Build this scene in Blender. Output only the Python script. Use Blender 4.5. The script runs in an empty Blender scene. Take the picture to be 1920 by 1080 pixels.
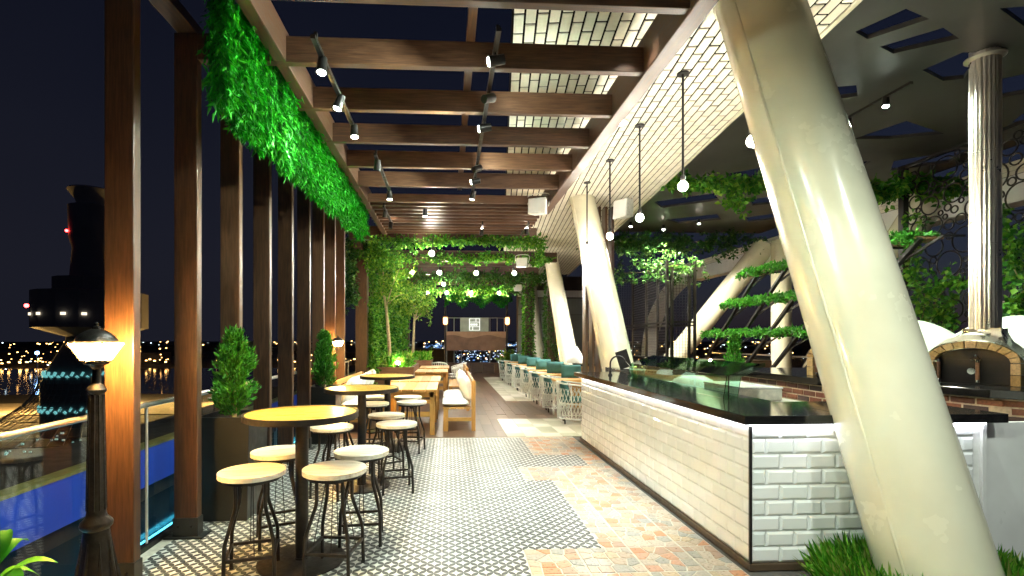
import bpy, bmesh, math, random
import numpy as np
from mathutils import Vector, Matrix, Quaternion

random.seed(7)
RNG = np.random.default_rng(11)
SC = bpy.context.scene
COL = SC.collection
PI = math.pi

# ------------------------------------------------------------------ camera
CAM_H = 1.565
cam = bpy.data.cameras.new('camera')
cam_o = bpy.data.objects.new('camera', cam)
COL.objects.link(cam_o)
cam_o.location = (0, 0, CAM_H)
cam_o.rotation_euler = (math.radians(90), 0, math.radians(-3.0))
cam.sensor_width = 36.0
cam.lens = 36.0 * 930 / 1920
cam.shift_x = (960 - 890) / 1920
cam.shift_y = (637 - 540) / 1920
cam.clip_start = 0.05
cam.clip_end = 8000
SC.camera = cam_o

# ------------------------------------------------------------------ world (night)
world = bpy.data.worlds.new('World')
SC.world = world
world.use_nodes = True
wn = world.node_tree
wn.nodes.clear()
w_out = wn.nodes.new('ShaderNodeOutputWorld')
w_bg = wn.nodes.new('ShaderNodeBackground')
w_sky = wn.nodes.new('ShaderNodeTexSky')
w_sky.sky_type = 'NISHITA'
w_sky.sun_disc = False
w_sky.sun_elevation = math.radians(-5.0)
w_sky.sun_rotation = math.radians(70)
w_sky.air_density = 1.0
w_sky.dust_density = 1.5
w_sky.ozone_density = 2.0
w_add = wn.nodes.new('ShaderNodeMixRGB')
w_add.blend_type = 'ADD'
w_add.inputs[0].default_value = 1.0
# glow of the city on the night air, the same all round the horizon
w_tc = wn.nodes.new('ShaderNodeTexCoord')
w_sep = wn.nodes.new('ShaderNodeSeparateXYZ')
wn.links.new(w_tc.outputs['Generated'], w_sep.inputs[0])
w_noise = wn.nodes.new('ShaderNodeTexNoise')
w_noise.inputs['Scale'].default_value = 2.2
w_noise.inputs['Detail'].default_value = 4
wn.links.new(w_tc.outputs['Generated'], w_noise.inputs['Vector'])
w_el = wn.nodes.new('ShaderNodeMath')
w_el.operation = 'MULTIPLY_ADD'
wn.links.new(w_noise.outputs['Fac'], w_el.inputs[0])
w_el.inputs[1].default_value = -0.22
wn.links.new(w_sep.outputs[2], w_el.inputs[2])
w_ramp = wn.nodes.new('ShaderNodeValToRGB')
w_ramp.color_ramp.elements[0].position = 0.0
w_ramp.color_ramp.elements[0].color = (0.028, 0.030, 0.050, 1)
w_ramp.color_ramp.elements[1].position = 0.55
w_ramp.color_ramp.elements[1].color = (0.007, 0.0095, 0.024, 1)
wn.links.new(w_el.outputs[0], w_ramp.inputs[0])
wn.links.new(w_ramp.outputs[0], w_add.inputs[2])
wn.links.new(w_sky.outputs[0], w_add.inputs[1])
wn.links.new(w_add.outputs[0], w_bg.inputs[0])
w_bg.inputs[1].default_value = 0.07
wn.links.new(w_bg.outputs[0], w_out.inputs[0])

# ------------------------------------------------------------------ exposure / render
SC.view_settings.view_transform = 'Standard'
SC.view_settings.look = 'None'
SC.view_settings.exposure = 2.4
SC.view_settings.gamma = 1.0
SC.view_settings.use_curve_mapping = False
SC.render.engine = 'CYCLES'
cy = SC.cycles
cy.use_denoising = True
try:
    cy.denoiser = 'OPENIMAGEDENOISE'
    cy.denoising_input_passes = 'RGB_ALBEDO_NORMAL'
except Exception:
    pass
cy.max_bounces = 7
cy.diffuse_bounces = 3
cy.glossy_bounces = 3
cy.transmission_bounces = 6
cy.transparent_max_bounces = 12
cy.sample_clamp_indirect = 6.0
cy.caustics_reflective = False
cy.caustics_refractive = False
cy.use_light_tree = True

# ------------------------------------------------------------------ materials
M = {}

def nodes_of(name):
    m = bpy.data.materials.new(name)
    m.use_nodes = True
    nt = m.node_tree
    b = nt.nodes['Principled BSDF']
    M[name] = m
    return m, nt, b

def N(nt, kind, **kw):
    n = nt.nodes.new(kind)
    for k, v in kw.items():
        setattr(n, k, v)
    return n

def math_node(nt, op, a, b=None):
    n = nt.nodes.new('ShaderNodeMath')
    n.operation = op
    for i, v in enumerate((a, b)):
        if v is None:
            continue
        if isinstance(v, (int, float)):
            n.inputs[i].default_value = v
        else:
            nt.links.new(v, n.inputs[i])
    return n.outputs[0]

def ramp(nt, fac, stops, interp='LINEAR'):
    r = nt.nodes.new('ShaderNodeValToRGB')
    r.color_ramp.interpolation = interp
    el = r.color_ramp.elements
    while len(el) < len(stops):
        el.new(0.5)
    for e, (p, c) in zip(el, stops):
        e.position = p
        e.color = (*c, 1)
    nt.links.new(fac, r.inputs[0])
    return r.outputs[0]

def coords(nt, scale=(1, 1, 1), world=False):
    mp = N(nt, 'ShaderNodeMapping')
    mp.inputs['Scale'].default_value = scale
    if world:
        g = N(nt, 'ShaderNodeNewGeometry')
        nt.links.new(g.outputs['Position'], mp.inputs[0])
    else:
        t = N(nt, 'ShaderNodeTexCoord')
        nt.links.new(t.outputs['Object'], mp.inputs[0])
    return mp.outputs[0]

def noise(nt, vec, scale, detail=3, rough=0.55):
    n = N(nt, 'ShaderNodeTexNoise')
    n.inputs['Scale'].default_value = scale
    n.inputs['Detail'].default_value = detail
    n.inputs['Roughness'].default_value = rough
    nt.links.new(vec, n.inputs['Vector'])
    return n.outputs['Fac']

def bump(nt, b, h, strength=0.2, dist=0.01):
    n = N(nt, 'ShaderNodeBump')
    n.inputs['Strength'].default_value = strength
    n.inputs['Distance'].default_value = dist
    nt.links.new(h, n.inputs['Height'])
    nt.links.new(n.outputs[0], b.inputs['Normal'])

def plain(name, c0, c1=None, rough=0.5, metal=0.0, scale=6.0, bmp=0.0, bscale=40, spec=0.5, world=False, coat=0.0, rvar=0.1):
    """uneven colour between two tones, uneven gloss, a little relief"""
    m, nt, b = nodes_of(name)
    c1 = c1 or tuple(x * 0.72 for x in c0)
    v = coords(nt, world=world)
    f = noise(nt, v, scale, 5)
    nt.links.new(ramp(nt, f, [(0.32, c1), (0.68, c0)]), b.inputs['Base Color'])
    r = ramp(nt, noise(nt, v, scale * 2.3, 4), [(0.3, (max(0.03, rough - rvar),) * 3), (0.7, (rough + rvar,) * 3)])
    nt.links.new(r, b.inputs['Roughness'])
    b.inputs['Metallic'].default_value = metal
    b.inputs['Specular IOR Level'].default_value = spec
    b.inputs['Coat Weight'].default_value = coat
    b.inputs['Coat Roughness'].default_value = 0.08
    if bmp:
        bump(nt, b, noise(nt, v, bscale, 4), bmp, 0.01)
    return m

def wood(name, tones, axis=2, rough=0.45, stretch=14, scale=5.0, bmp=0.15, rnd=0.25, rv=0.1):
    """grain drawn out along one local axis, tone shifting from piece to piece"""
    m, nt, b = nodes_of(name)
    s = [stretch] * 3
    s[axis] = 0.9
    oi = N(nt, 'ShaderNodeObjectInfo')
    mp = N(nt, 'ShaderNodeMapping')
    mp.inputs['Scale'].default_value = s
    t = N(nt, 'ShaderNodeTexCoord')
    nt.links.new(t.outputs['Object'], mp.inputs[0])
    off = N(nt, 'ShaderNodeCombineXYZ')
    sh = math_node(nt, 'MULTIPLY', oi.outputs['Random'], 37.0)
    for i in range(3):
        nt.links.new(sh, off.inputs[i])
    nt.links.new(off.outputs[0], mp.inputs['Location'])
    f = noise(nt, mp.outputs[0], scale, 6, 0.65)
    k = math_node(nt, 'ADD', f, math_node(nt, 'MULTIPLY', math_node(nt, 'SUBTRACT', oi.outputs['Random'], 0.5), rnd))
    n = len(tones)
    nt.links.new(ramp(nt, k, [(0.28 + 0.44 * i / (n - 1), c) for i, c in enumerate(tones)]), b.inputs['Base Color'])
    nt.links.new(ramp(nt, f, [(0.3, (rough - rv,) * 3), (0.7, (rough + rv,) * 3)]), b.inputs['Roughness'])
    if bmp: bump(nt, b, f, bmp, 0.004)
    return m

def pieces(name, tones, rough=0.3, island=False, scale=30, bmp=0.1, spot=0.25, rv=0.08):
    """one tone for each piece of masonry, with mottling"""
    m, nt, b = nodes_of(name)
    if island:
        src = N(nt, 'ShaderNodeNewGeometry').outputs['Random Per Island']
    else:
        src = N(nt, 'ShaderNodeObjectInfo').outputs['Random']
    n = len(tones)
    col = ramp(nt, src, [(i / n, c) for i, c in enumerate(tones)], 'CONSTANT')
    v = coords(nt, world=True)
    f = noise(nt, v, scale, 5)
    mx = N(nt, 'ShaderNodeMixRGB', blend_type='MULTIPLY')
    mx.inputs[0].default_value = 1.0
    nt.links.new(col, mx.inputs[1])
    nt.links.new(ramp(nt, f, [(0.3, (1 - spot,) * 3), (0.65, (1.0,) * 3)]), mx.inputs[2])
    nt.links.new(mx.outputs[0], b.inputs['Base Color'])
    nt.links.new(ramp(nt, f, [(0.3, (rough - rv,) * 3), (0.7, (rough + rv,) * 3)]), b.inputs['Roughness'])
    if bmp:
        bump(nt, b, f, bmp, 0.004)
    return m

def leafy(name, tones, rough=0.5, trans=0.35):
    m, nt, b = nodes_of(name)
    g = N(nt, 'ShaderNodeNewGeometry')
    n = len(tones)
    col = ramp(nt, g.outputs['Random Per Island'], [(i / max(1, n - 1), c) for i, c in enumerate(tones)])
    nt.links.new(col, b.inputs['Base Color'])
    b.inputs['Roughness'].default_value = rough
    b.inputs['Specular IOR Level'].default_value = 0.3
    t = N(nt, 'ShaderNodeBsdfTranslucent')
    nt.links.new(col, t.inputs[0])
    mx = N(nt, 'ShaderNodeMixShader')
    mx.inputs[0].default_value = trans
    out = nt.nodes['Material Output']
    nt.links.new(b.outputs[0], mx.inputs[1])
    nt.links.new(t.outputs[0], mx.inputs[2])
    nt.links.new(mx.outputs[0], out.inputs[0])
    return m

def glow(name, col, strength, base=(0.8, 0.8, 0.8)):
    m, nt, b = nodes_of(name)
    b.inputs['Base Color'].default_value = (*base, 1)
    b.inputs['Emission Color'].default_value = (*col, 1)
    b.inputs['Emission Strength'].default_value = strength
    return m

def glass(name, col, rough=0.0, ior=1.45):
    m, nt, b = nodes_of(name)
    b.inputs['Base Color'].default_value = (*col, 1)
    b.inputs['Roughness'].default_value = rough
    b.inputs['Transmission Weight'].default_value = 1.0
    b.inputs['IOR'].default_value = ior
    return m

# timber and wood
wood('post_timber', [(0.026, 0.012, 0.006), (0.062, 0.028, 0.013), (0.105, 0.050, 0.024)], axis=2, rough=0.42)
wood('beam_timber', [(0.028, 0.012, 0.007), (0.068, 0.030, 0.015), (0.12, 0.058, 0.030)], axis=0, rough=0.45)
wood('rail_timber', [(0.028, 0.012, 0.007), (0.068, 0.030, 0.015), (0.12, 0.058, 0.030)], axis=1, rough=0.45)
wood('pine', [(0.30, 0.15, 0.035), (0.50, 0.27, 0.07), (0.62, 0.36, 0.11)], axis=1, rough=0.4, rnd=0.3)
wood('pine_x', [(0.30, 0.15, 0.035), (0.50, 0.27, 0.07), (0.62, 0.36, 0.11)], axis=0, rough=0.4, rnd=0.3)
wood('pine_leg', [(0.28, 0.13, 0.03), (0.46, 0.23, 0.055), (0.58, 0.32, 0.09)], axis=2, rough=0.45, rnd=0.2)
wood('table_wood', [(0.36, 0.17, 0.02), (0.58, 0.32, 0.045), (0.72, 0.44, 0.09)], axis=0, rough=0.32, stretch=9, rnd=0.3)
wood('seat_wood', [(0.46, 0.38, 0.28), (0.66, 0.60, 0.50), (0.80, 0.76, 0.68)], axis=0, rough=0.35, stretch=10, rnd=0.15)
wood('floor_plank', [(0.075, 0.043, 0.026), (0.100, 0.057, 0.034), (0.128, 0.075, 0.046)], axis=1, rough=0.32, stretch=24, rnd=0.9, bmp=0, scale=1.2, rv=0.015)
wood('box_wood', [(0.10, 0.045, 0.022), (0.19, 0.09, 0.045), (0.28, 0.15, 0.08)], axis=0, rough=0.5, rnd=0.4)
# metals and paint
plain('black_metal', (0.022, 0.020, 0.020), rough=0.4, metal=0.5, scale=9, bmp=0.08)
plain('bronze_metal', (0.035, 0.028, 0.024), (0.018, 0.014, 0.012), rough=0.45, metal=0.5, scale=14, bmp=0.12)
plain('lamp_iron', (0.030, 0.026, 0.023), (0.016, 0.013, 0.012), rough=0.38, metal=0.6, scale=25, bmp=0.25, bscale=60)
plain('steel', (0.80, 0.75, 0.66), (0.66, 0.62, 0.55), rough=0.30, metal=0.9, scale=3, rvar=0.03)
plain('chrome', (0.75, 0.75, 0.75), rough=0.10, metal=1.0, rvar=0.04)
plain('cream_paint', (0.73, 0.70, 0.54), (0.61, 0.58, 0.43), rough=0.22, scale=1.3, bmp=0.22, bscale=3.0, coat=0.35, rvar=0.09)
plain('white_paint', (0.80, 0.80, 0.78), (0.68, 0.68, 0.66), rough=0.35, scale=2.5, bmp=0.03)
plain('speaker_white', (0.74, 0.76, 0.72), rough=0.5, scale=20)
plain('dark_ceiling', (0.070, 0.066, 0.060), (0.035, 0.034, 0.033), rough=0.5, metal=0.4, scale=0.5, bmp=0.02, bscale=1.0, rvar=0.04)
plain('black_stone', (0.014, 0.013, 0.013), (0.006, 0.006, 0.006), rough=0.09, scale=30, spec=0.6, rvar=0.04)
plain('skirting', (0.10, 0.065, 0.040), rough=0.4, scale=10)
plain('planter_black', (0.020, 0.021, 0.020), rough=0.38, scale=5)
plain('joint_black', (0.010, 0.008, 0.006), rough=0.95, scale=30, spec=0.1)
plain('tile_grout', (0.78, 0.78, 0.75), (0.66, 0.66, 0.63), rough=0.7, scale=18)
plain('grout_light', (0.62, 0.58, 0.50), (0.45, 0.42, 0.36), rough=0.7, scale=18)
plain('grout_dark', (0.035, 0.026, 0.018), rough=0.8, scale=30)
plain('mortar', (0.70, 0.58, 0.42), (0.5, 0.4, 0.28), rough=0.9, scale=40)
plain('oven_plaster', (0.66, 0.68, 0.58), (0.50, 0.52, 0.43), rough=0.55, scale=4, bmp=0.35, bscale=14)
plain('hood_steel', (0.52, 0.48, 0.40), (0.36, 0.33, 0.27), rough=0.30, metal=0.9, scale=3)
plain('soil', (0.05, 0.03, 0.018), rough=0.95, scale=40, bmp=0.6)
plain('bark', (0.46, 0.35, 0.22), (0.26, 0.19, 0.12), rough=0.85, scale=22, bmp=0.6, bscale=30)
plain('stem', (0.22, 0.16, 0.06), (0.10, 0.08, 0.03), rough=0.8, scale=22)
plain('cushion_white', (0.78, 0.80, 0.77), (0.68, 0.70, 0.67), rough=0.9, scale=5, bmp=0.3, bscale=120, spec=0.2)
plain('cushion_teal', (0.055, 0.16, 0.155), (0.038, 0.11, 0.11), rough=0.9, scale=6, bmp=0.3, bscale=120, spec=0.2)
plain('wicker_white', (0.74, 0.76, 0.70), rough=0.4, scale=10)
plain('wall_grey', (0.22, 0.24, 0.22), (0.16, 0.175, 0.16), rough=0.6, scale=1.2, bmp=0.05)
plain('deck_base', (0.10, 0.09, 0.08), rough=0.8)
plain('banner', (0.20, 0.10, 0.052), (0.13, 0.062, 0.032), rough=0.6, scale=3)
plain('banner_light', (0.36, 0.20, 0.11), (0.26, 0.14, 0.075), rough=0.6, scale=3)
plain('sign_grey', (0.30, 0.34, 0.27), rough=0.5, scale=4)
glow('blue_band', (0.006, 0.045, 0.36), 0.075, (0.01, 0.05, 0.4))
plain('olive_coping', (0.20, 0.22, 0.08), rough=0.5, scale=4)
plain('dark_roof', (0.012, 0.012, 0.013), rough=0.8, scale=2)
plain('facade_dark', (0.02, 0.035, 0.05), rough=0.15, scale=1.0)
plain('ground_night', (0.030, 0.030, 0.034), (0.012, 0.012, 0.015), rough=0.9, scale=0.012, world=True)
plain('asphalt', (0.065, 0.060, 0.055), (0.045, 0.042, 0.04), rough=0.8, scale=0.3, world=True)
plain('pavement_pale', (0.34, 0.30, 0.25), (0.24, 0.21, 0.18), rough=0.8, scale=0.2, world=True)
plain('tower_dark', (0.20, 0.20, 0.22), rough=0.7, scale=0.1)
plain('tower_pale', (0.40, 0.40, 0.40), rough=0.6, scale=0.2)
plain('city_block', (0.05, 0.05, 0.06), (0.025, 0.025, 0.035), rough=0.8, scale=0.05, world=True)
plain('pad_rubber', (0.02, 0.02, 0.02), rough=0.7)
plain('dough', (0.75, 0.72, 0.60), rough=0.6, scale=20)
plain('ceramic_white', (0.80, 0.80, 0.78), rough=0.15)
plain('painted_tile', (0.62, 0.70, 0.68), (0.12, 0.30, 0.30), rough=0.2, scale=30)
# masonry
CREAM = [(0.76, 0.73, 0.60), (0.72, 0.69, 0.56), (0.80, 0.77, 0.65), (0.74, 0.70, 0.58), (0.68, 0.65, 0.53), (0.78, 0.75, 0.62)]
pieces('soffit_brick', CREAM, rough=0.5, spot=0.10)
pieces('soffit_brick_far', CREAM, rough=0.5, island=True, spot=0.10)
STONE = [(0.47, 0.36, 0.27), (0.52, 0.23, 0.11), (0.40, 0.35, 0.30), (0.52, 0.42, 0.33), (0.54, 0.29, 0.18), (0.35, 0.33, 0.29),
         (0.50, 0.43, 0.35), (0.42, 0.27, 0.19), (0.50, 0.38, 0.25), (0.34, 0.33, 0.31)]
pieces('flagstone', STONE, rough=0.33, scale=45, spot=0.35, bmp=0.25)
pieces('flagstone_far', STONE, rough=0.33, scale=45, spot=0.35, bmp=0.25, island=True)
pieces('red_brick', [(0.24, 0.085, 0.045), (0.15, 0.055, 0.038), (0.30, 0.11, 0.055), (0.085, 0.050, 0.042), (0.20, 0.075, 0.045)], rough=0.75, scale=60, spot=0.4, bmp=0.4)
pieces('oven_brick', [(0.50, 0.33, 0.12), (0.55, 0.38, 0.16), (0.44, 0.28, 0.10), (0.60, 0.42, 0.20)], rough=0.75, scale=50, spot=0.45, bmp=0.4)
pieces('subway_tile', [(0.76, 0.77, 0.75), (0.78, 0.79, 0.77), (0.74, 0.76, 0.74), (0.80, 0.80, 0.79)], rough=0.13, scale=4, spot=0.03, bmp=0.0)
pieces('checker_tile', [(0.60, 0.56, 0.46), (0.46, 0.43, 0.33), (0.66, 0.62, 0.54), (0.40, 0.38, 0.28), (0.56, 0.54, 0.44)], rough=0.30, scale=3, spot=0.05, bmp=0.0, rv=0.01)
# foliage
leafy('leaf_ivy', [(0.015, 0.09, 0.008), (0.04, 0.19, 0.012), (0.10, 0.29, 0.02), (0.20, 0.36, 0.035)])
leafy('leaf_tree', [(0.03, 0.11, 0.008), (0.08, 0.23, 0.015), (0.17, 0.33, 0.03), (0.32, 0.40, 0.05)])
leafy('leaf_curtain', [(0.003, 0.10, 0.003), (0.006, 0.22, 0.005), (0.012, 0.34, 0.008), (0.05, 0.40, 0.010)], trans=0.3)
leafy('leaf_cypress', [(0.012, 0.09, 0.008), (0.03, 0.18, 0.012), (0.06, 0.27, 0.02), (0.09, 0.31, 0.03)], trans=0.3)
leafy('leaf_grass', [(0.03, 0.18, 0.008), (0.07, 0.33, 0.014), (0.14, 0.44, 0.025), (0.26, 0.50, 0.05), (0.40, 0.42, 0.12)], trans=0.4)
leafy('leaf_dark', [(0.012, 0.055, 0.008), (0.025, 0.10, 0.012), (0.05, 0.15, 0.02), (0.10, 0.16, 0.03)])
# glass
glass('clear_glass', (0.86, 0.93, 0.94))
glass('green_glass', (0.45, 0.80, 0.62))
# lights
glow('bulb_warm', (1.0, 0.92, 0.76), 175)
glow('bulb_led', (0.86, 1.0, 0.84), 90)
glow('bulb_led_small', (1.0, 0.93, 0.80), 60)
glow('led_strip', (0.88, 0.92, 1.0), 2.6)
glow('led_strip_front', (0.88, 0.92, 1.0), 6)
glow('lantern_pane', (1.0, 0.56, 0.15), 240)
glow('lantern_far', (1.0, 0.40, 0.10), 1.6)
glow('bulb_far', (1.0, 0.95, 0.80), 260)
glow('bulb_roof', (0.95, 1.0, 0.88), 220)
glow('uplight', (1.0, 0.95, 0.6), 60)
glow('sodium', (1.0, 0.50, 0.10), 60)
glow('sign_white', (0.95, 1.0, 0.95), 0.22)
glow('cyan_led', (0.05, 0.62, 0.90), 1.2)
glow('city_orange', (1.0, 0.50, 0.14), 3.0)
glow('city_white', (0.70, 0.88, 1.0), 1.6)
glow('city_teal', (0.25, 0.85, 0.85), 0.10)
glow('city_blue', (0.05, 0.20, 0.60), 0.22)
glow('blue_flood', (0.25, 0.5, 1.0), 14)
glow('beacon_red', (1.0, 0.03, 0.03), 6)
glow('window_warm', (1.0, 0.85, 0.60), 0.35)

def pattern_tile():
    """cement tile print: dark petals on a diagonal lattice leaving four-pointed stars"""
    m, nt, b = nodes_of('petal_tile')
    t = N(nt, 'ShaderNodeTexCoord')
    s = N(nt, 'ShaderNodeSeparateXYZ')
    nt.links.new(t.outputs['Object'], s.inputs[0])
    p = math_node(nt, 'MULTIPLY', s.outputs[0], 10.0)
    q = math_node(nt, 'MULTIPLY', s.outputs[1], 10.0)
    u = math_node(nt, 'ADD', p, q)
    v = math_node(nt, 'SUBTRACT', p, q)
    def petal(a, c):
        fa = math_node(nt, 'FRACT', math_node(nt, 'ADD', a, 20.0))
        w = math_node(nt, 'MULTIPLY', math_node(nt, 'MULTIPLY', fa, math_node(nt, 'SUBTRACT', 1.0, fa)), 0.98)
        d = math_node(nt, 'ABSOLUTE', math_node(nt, 'SUBTRACT', math_node(nt, 'FRACT', math_node(nt, 'ADD', c, 20.5)), 0.5))
        return math_node(nt, 'LESS_THAN', d, w)
    k = math_node(nt, 'MAXIMUM', petal(u, v), petal(v, u))
    oi = N(nt, 'ShaderNodeObjectInfo')
    wv = coords(nt, world=True)
    f = noise(nt, wv, 9, 5)
    white = ramp(nt, f, [(0.3, (0.56, 0.57, 0.54)), (0.7, (0.72, 0.73, 0.70))])
    dark = ramp(nt, f, [(0.3, (0.028, 0.030, 0.032)), (0.7, (0.060, 0.062, 0.065))])
    mx = N(nt, 'ShaderNodeMixRGB')
    nt.links.new(k, mx.inputs[0])
    nt.links.new(white, mx.inputs[1])
    nt.links.new(dark, mx.inputs[2])
    mv = N(nt, 'ShaderNodeMixRGB', blend_type='MULTIPLY')
    mv.inputs[0].default_value = 1.0
    nt.links.new(mx.outputs[0], mv.inputs[1])
    nt.links.new(ramp(nt, oi.outputs['Random'], [(0, (0.88, 0.88, 0.88)), (1, (1, 1, 1))]), mv.inputs[2])
    nt.links.new(mv.outputs[0], b.inputs['Base Color'])
    nt.links.new(ramp(nt, noise(nt, wv, 4, 4), [(0.3, (0.36,) * 3), (0.7, (0.52,) * 3)]), b.inputs['Roughness'])
pattern_tile()

# ------------------------------------------------------------------ mesh building
class MB:
    def __init__(s):
        s.v = []; s.f = []
    def add(s, vs, fs):
        o = len(s.v)
        s.v += [tuple(x) for x in vs]
        s.f += [tuple(i + o for i in f) for f in fs]
        return s
    def box(s, x0, x1, y0, y1, z0, z1, ch=0.0):
        if ch <= 0:
            vs = [(x0, y0, z0), (x1, y0, z0), (x1, y1, z0), (x0, y1, z0), (x0, y0, z1), (x1, y0, z1), (x1, y1, z1), (x0, y1, z1)]
            return s.add(vs, [(3, 2, 1, 0), (4, 5, 6, 7), (0, 1, 5, 4), (1, 2, 6, 5), (2, 3, 7, 6), (3, 0, 4, 7)])
        bm = bmesh.new()
        bmesh.ops.create_cube(bm, size=1.0)
        for v in bm.verts:
            v.co = Vector(((x0 + x1) / 2 + v.co.x * (x1 - x0), (y0 + y1) / 2 + v.co.y * (y1 - y0), (z0 + z1) / 2 + v.co.z * (z1 - z0)))
        bmesh.ops.bevel(bm, geom=list(bm.edges), offset=ch, segments=2, affect='EDGES', profile=0.6)
        bm.verts.index_update()
        s.add([v.co[:] for v in bm.verts], [[v.index for v in f.verts] for f in bm.faces])
        bm.free()
        return s
    def bar(s, a, b, w, h=None, up=(0, 0, 1)):
        """rectangular bar from a to b"""
        h = h or w
        a, b = Vector(a), Vector(b)
        d = (b - a).normalized()
        u = Vector(up)
        if abs(d.dot(u)) > 0.98:
            u = Vector((1, 0, 0))
        r = d.cross(u).normalized()
        t = r.cross(d)
        vs = []
        for p in (a, b):
            for i, j in ((-1, -1), (1, -1), (1, 1), (-1, 1)):
                vs.append(p + r * (i * w / 2) + t * (j * h / 2))
        return s.add(vs, [(3, 2, 1, 0), (4, 5, 6, 7), (0, 1, 5, 4), (1, 2, 6, 5), (2, 3, 7, 6), (3, 0, 4, 7)])
    def tube(s, pts, rad, n=8, cap=True, closed=False):
        pts = [Vector(p) for p in pts]
        m = len(pts)
        rads = rad if isinstance(rad, (list, tuple)) else [rad] * m
        rings = []
        prev = None
        for i, p in enumerate(pts):
            if closed:
                d = pts[(i + 1) % m] - pts[i - 1]
            else:
                d = pts[min(i + 1, m - 1)] - pts[max(i - 1, 0)]
            d.normalize()
            if prev is None:
                u = Vector((0, 0, 1)) if abs(d.z) < 0.9 else Vector((1, 0, 0))
                r = d.cross(u).normalized()
            else:
                r = (prev - d * prev.dot(d)).normalized()
            prev = r
            t = d.cross(r)
            rings.append([p + (r * math.cos(2 * PI * k / n) + t * math.sin(2 * PI * k / n)) * rads[i] for k in range(n)])
        vs = [v for r in rings for v in r]
        fs = []
        for i in range(m if closed else m - 1):
            j = (i + 1) % m
            for k in range(n):
                fs.append((i * n + k, i * n + (k + 1) % n, j * n + (k + 1) % n, j * n + k))
        if cap and not closed:
            fs.append(tuple(range(n))[::-1])
            fs.append(tuple((m - 1) * n + k for k in range(n)))
        return s.add(vs, fs)
    def lathe(s, prof, n=32, c=(0, 0, 0), a0=0, a1=2 * PI, cap=True):
        full = abs(a1 - a0 - 2 * PI) < 1e-6
        cols = n if full else n + 1
        vs = []
        for r, z in prof:
            for k in range(cols):
                a = a0 + (a1 - a0) * k / n
                vs.append((c[0] + r * math.cos(a), c[1] + r * math.sin(a), c[2] + z))
        fs = []
        for i in range(len(prof) - 1):
            for k in range(n):
                k2 = (k + 1) % cols
                fs.append((i * cols + k, i * cols + k2, (i + 1) * cols + k2, (i + 1) * cols + k))
        if cap and full:
            if prof[0][0] > 1e-4:
                fs.append(tuple(range(cols))[::-1])
            if prof[-1][0] > 1e-4:
                fs.append(tuple((len(prof) - 1) * cols + k for k in range(cols)))
        return s.add(vs, fs)
    def prism(s, poly, z0, z1):
        n = len(poly)
        vs = [(x, y, z0) for x, y in poly] + [(x, y, z1) for x, y in poly]
        return s.add(vs, [tuple(range(n))[::-1], tuple(range(n, 2 * n))] + [(i, (i + 1) % n, n + (i + 1) % n, n + i) for i in range(n)])
    def sphere(s, c, r, n=10, m=6, sq=(1, 1, 1)):
        prof = [(math.sin(PI * i / m), -math.cos(PI * i / m)) for i in range(m + 1)]
        vs = []
        for a, z in prof:
            for k in range(n):
                vs.append((c[0] + r * sq[0] * a * math.cos(2 * PI * k / n), c[1] + r * sq[1] * a * math.sin(2 * PI * k / n), c[2] + r * sq[2] * z))
        fs = [(i * n + k, i * n + (k + 1) % n, (i + 1) * n + (k + 1) % n, (i + 1) * n + k) for i in range(m) for k in range(n)]
        return s.add(vs, fs)
    def mesh(s, name, mat, smooth=None):
        me = bpy.data.meshes.new(name)
        me.from_pydata(s.v, [], s.f)
        bm = bmesh.new()
        bm.from_mesh(me)
        bmesh.ops.remove_doubles(bm, verts=bm.verts, dist=1e-5)
        bmesh.ops.recalc_face_normals(bm, faces=bm.faces)
        bm.to_mesh(me)
        bm.free()
        me.materials.append(M[mat])
        if smooth:
            me.shade_smooth()
            me.set_sharp_from_angle(angle=math.radians(smooth))
        return me

def link(o, parent=None):
    COL.objects.link(o)
    if parent is not None:
        o.parent = parent
    return o

def tag(o, label=None, cat=None, group=None, kind=None):
    for k, v in (('label', label), ('category', cat), ('group', group), ('kind', kind)):
        if v:
            o[k] = v
    return o

def thing(name, label, cat, loc=(0, 0, 0), rz=0.0, group=None):
    o = bpy.data.objects.new(name, None)
    o.empty_display_size = 0.1
    o.location = loc
    o.rotation_euler = (0, 0, rz)
    link(o)
    return tag(o, label, cat, group)

def part(name, mb, mat, parent=None, smooth=None, world=False, bevel=0.0, label=None):
    """one mesh object; world=True when its coordinates are metres in the scene rather than in its thing"""
    me = mb if isinstance(mb, bpy.types.Mesh) else mb.mesh(name, mat, smooth)
    o = bpy.data.objects.new(name, me)
    link(o, parent)
    if world and parent is not None:
        if parent.parent is None:
            o.matrix_parent_inverse = Matrix.LocRotScale(parent.location, parent.rotation_euler, parent.scale).inverted()
    if bevel:
        b = o.modifiers.new('edge', 'BEVEL')
        b.width = bevel
        b.segments = 2
        b.limit_method = 'ANGLE'
        b.angle_limit = math.radians(40)
    if label:
        o['label'] = label
    return o

def struct(name, mb, mat, smooth=None, parent=None):
    o = part(name, mb, mat, parent, smooth)
    if parent is None:
        o['kind'] = 'structure'
    return o

def copy_tree(o, parent=None):
    c = o.copy()
    COL.objects.link(c)
    c.parent = parent
    for ch in list(o.children):
        copy_tree(ch, c)
    return c

def piece(name, me, loc, parent, rot=None, scale=None):
    o = bpy.data.objects.new(name, me)
    o.location = loc
    if rot:
        o.rotation_euler = rot
    if scale:
        o.scale = scale
    return link(o, parent)

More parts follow.
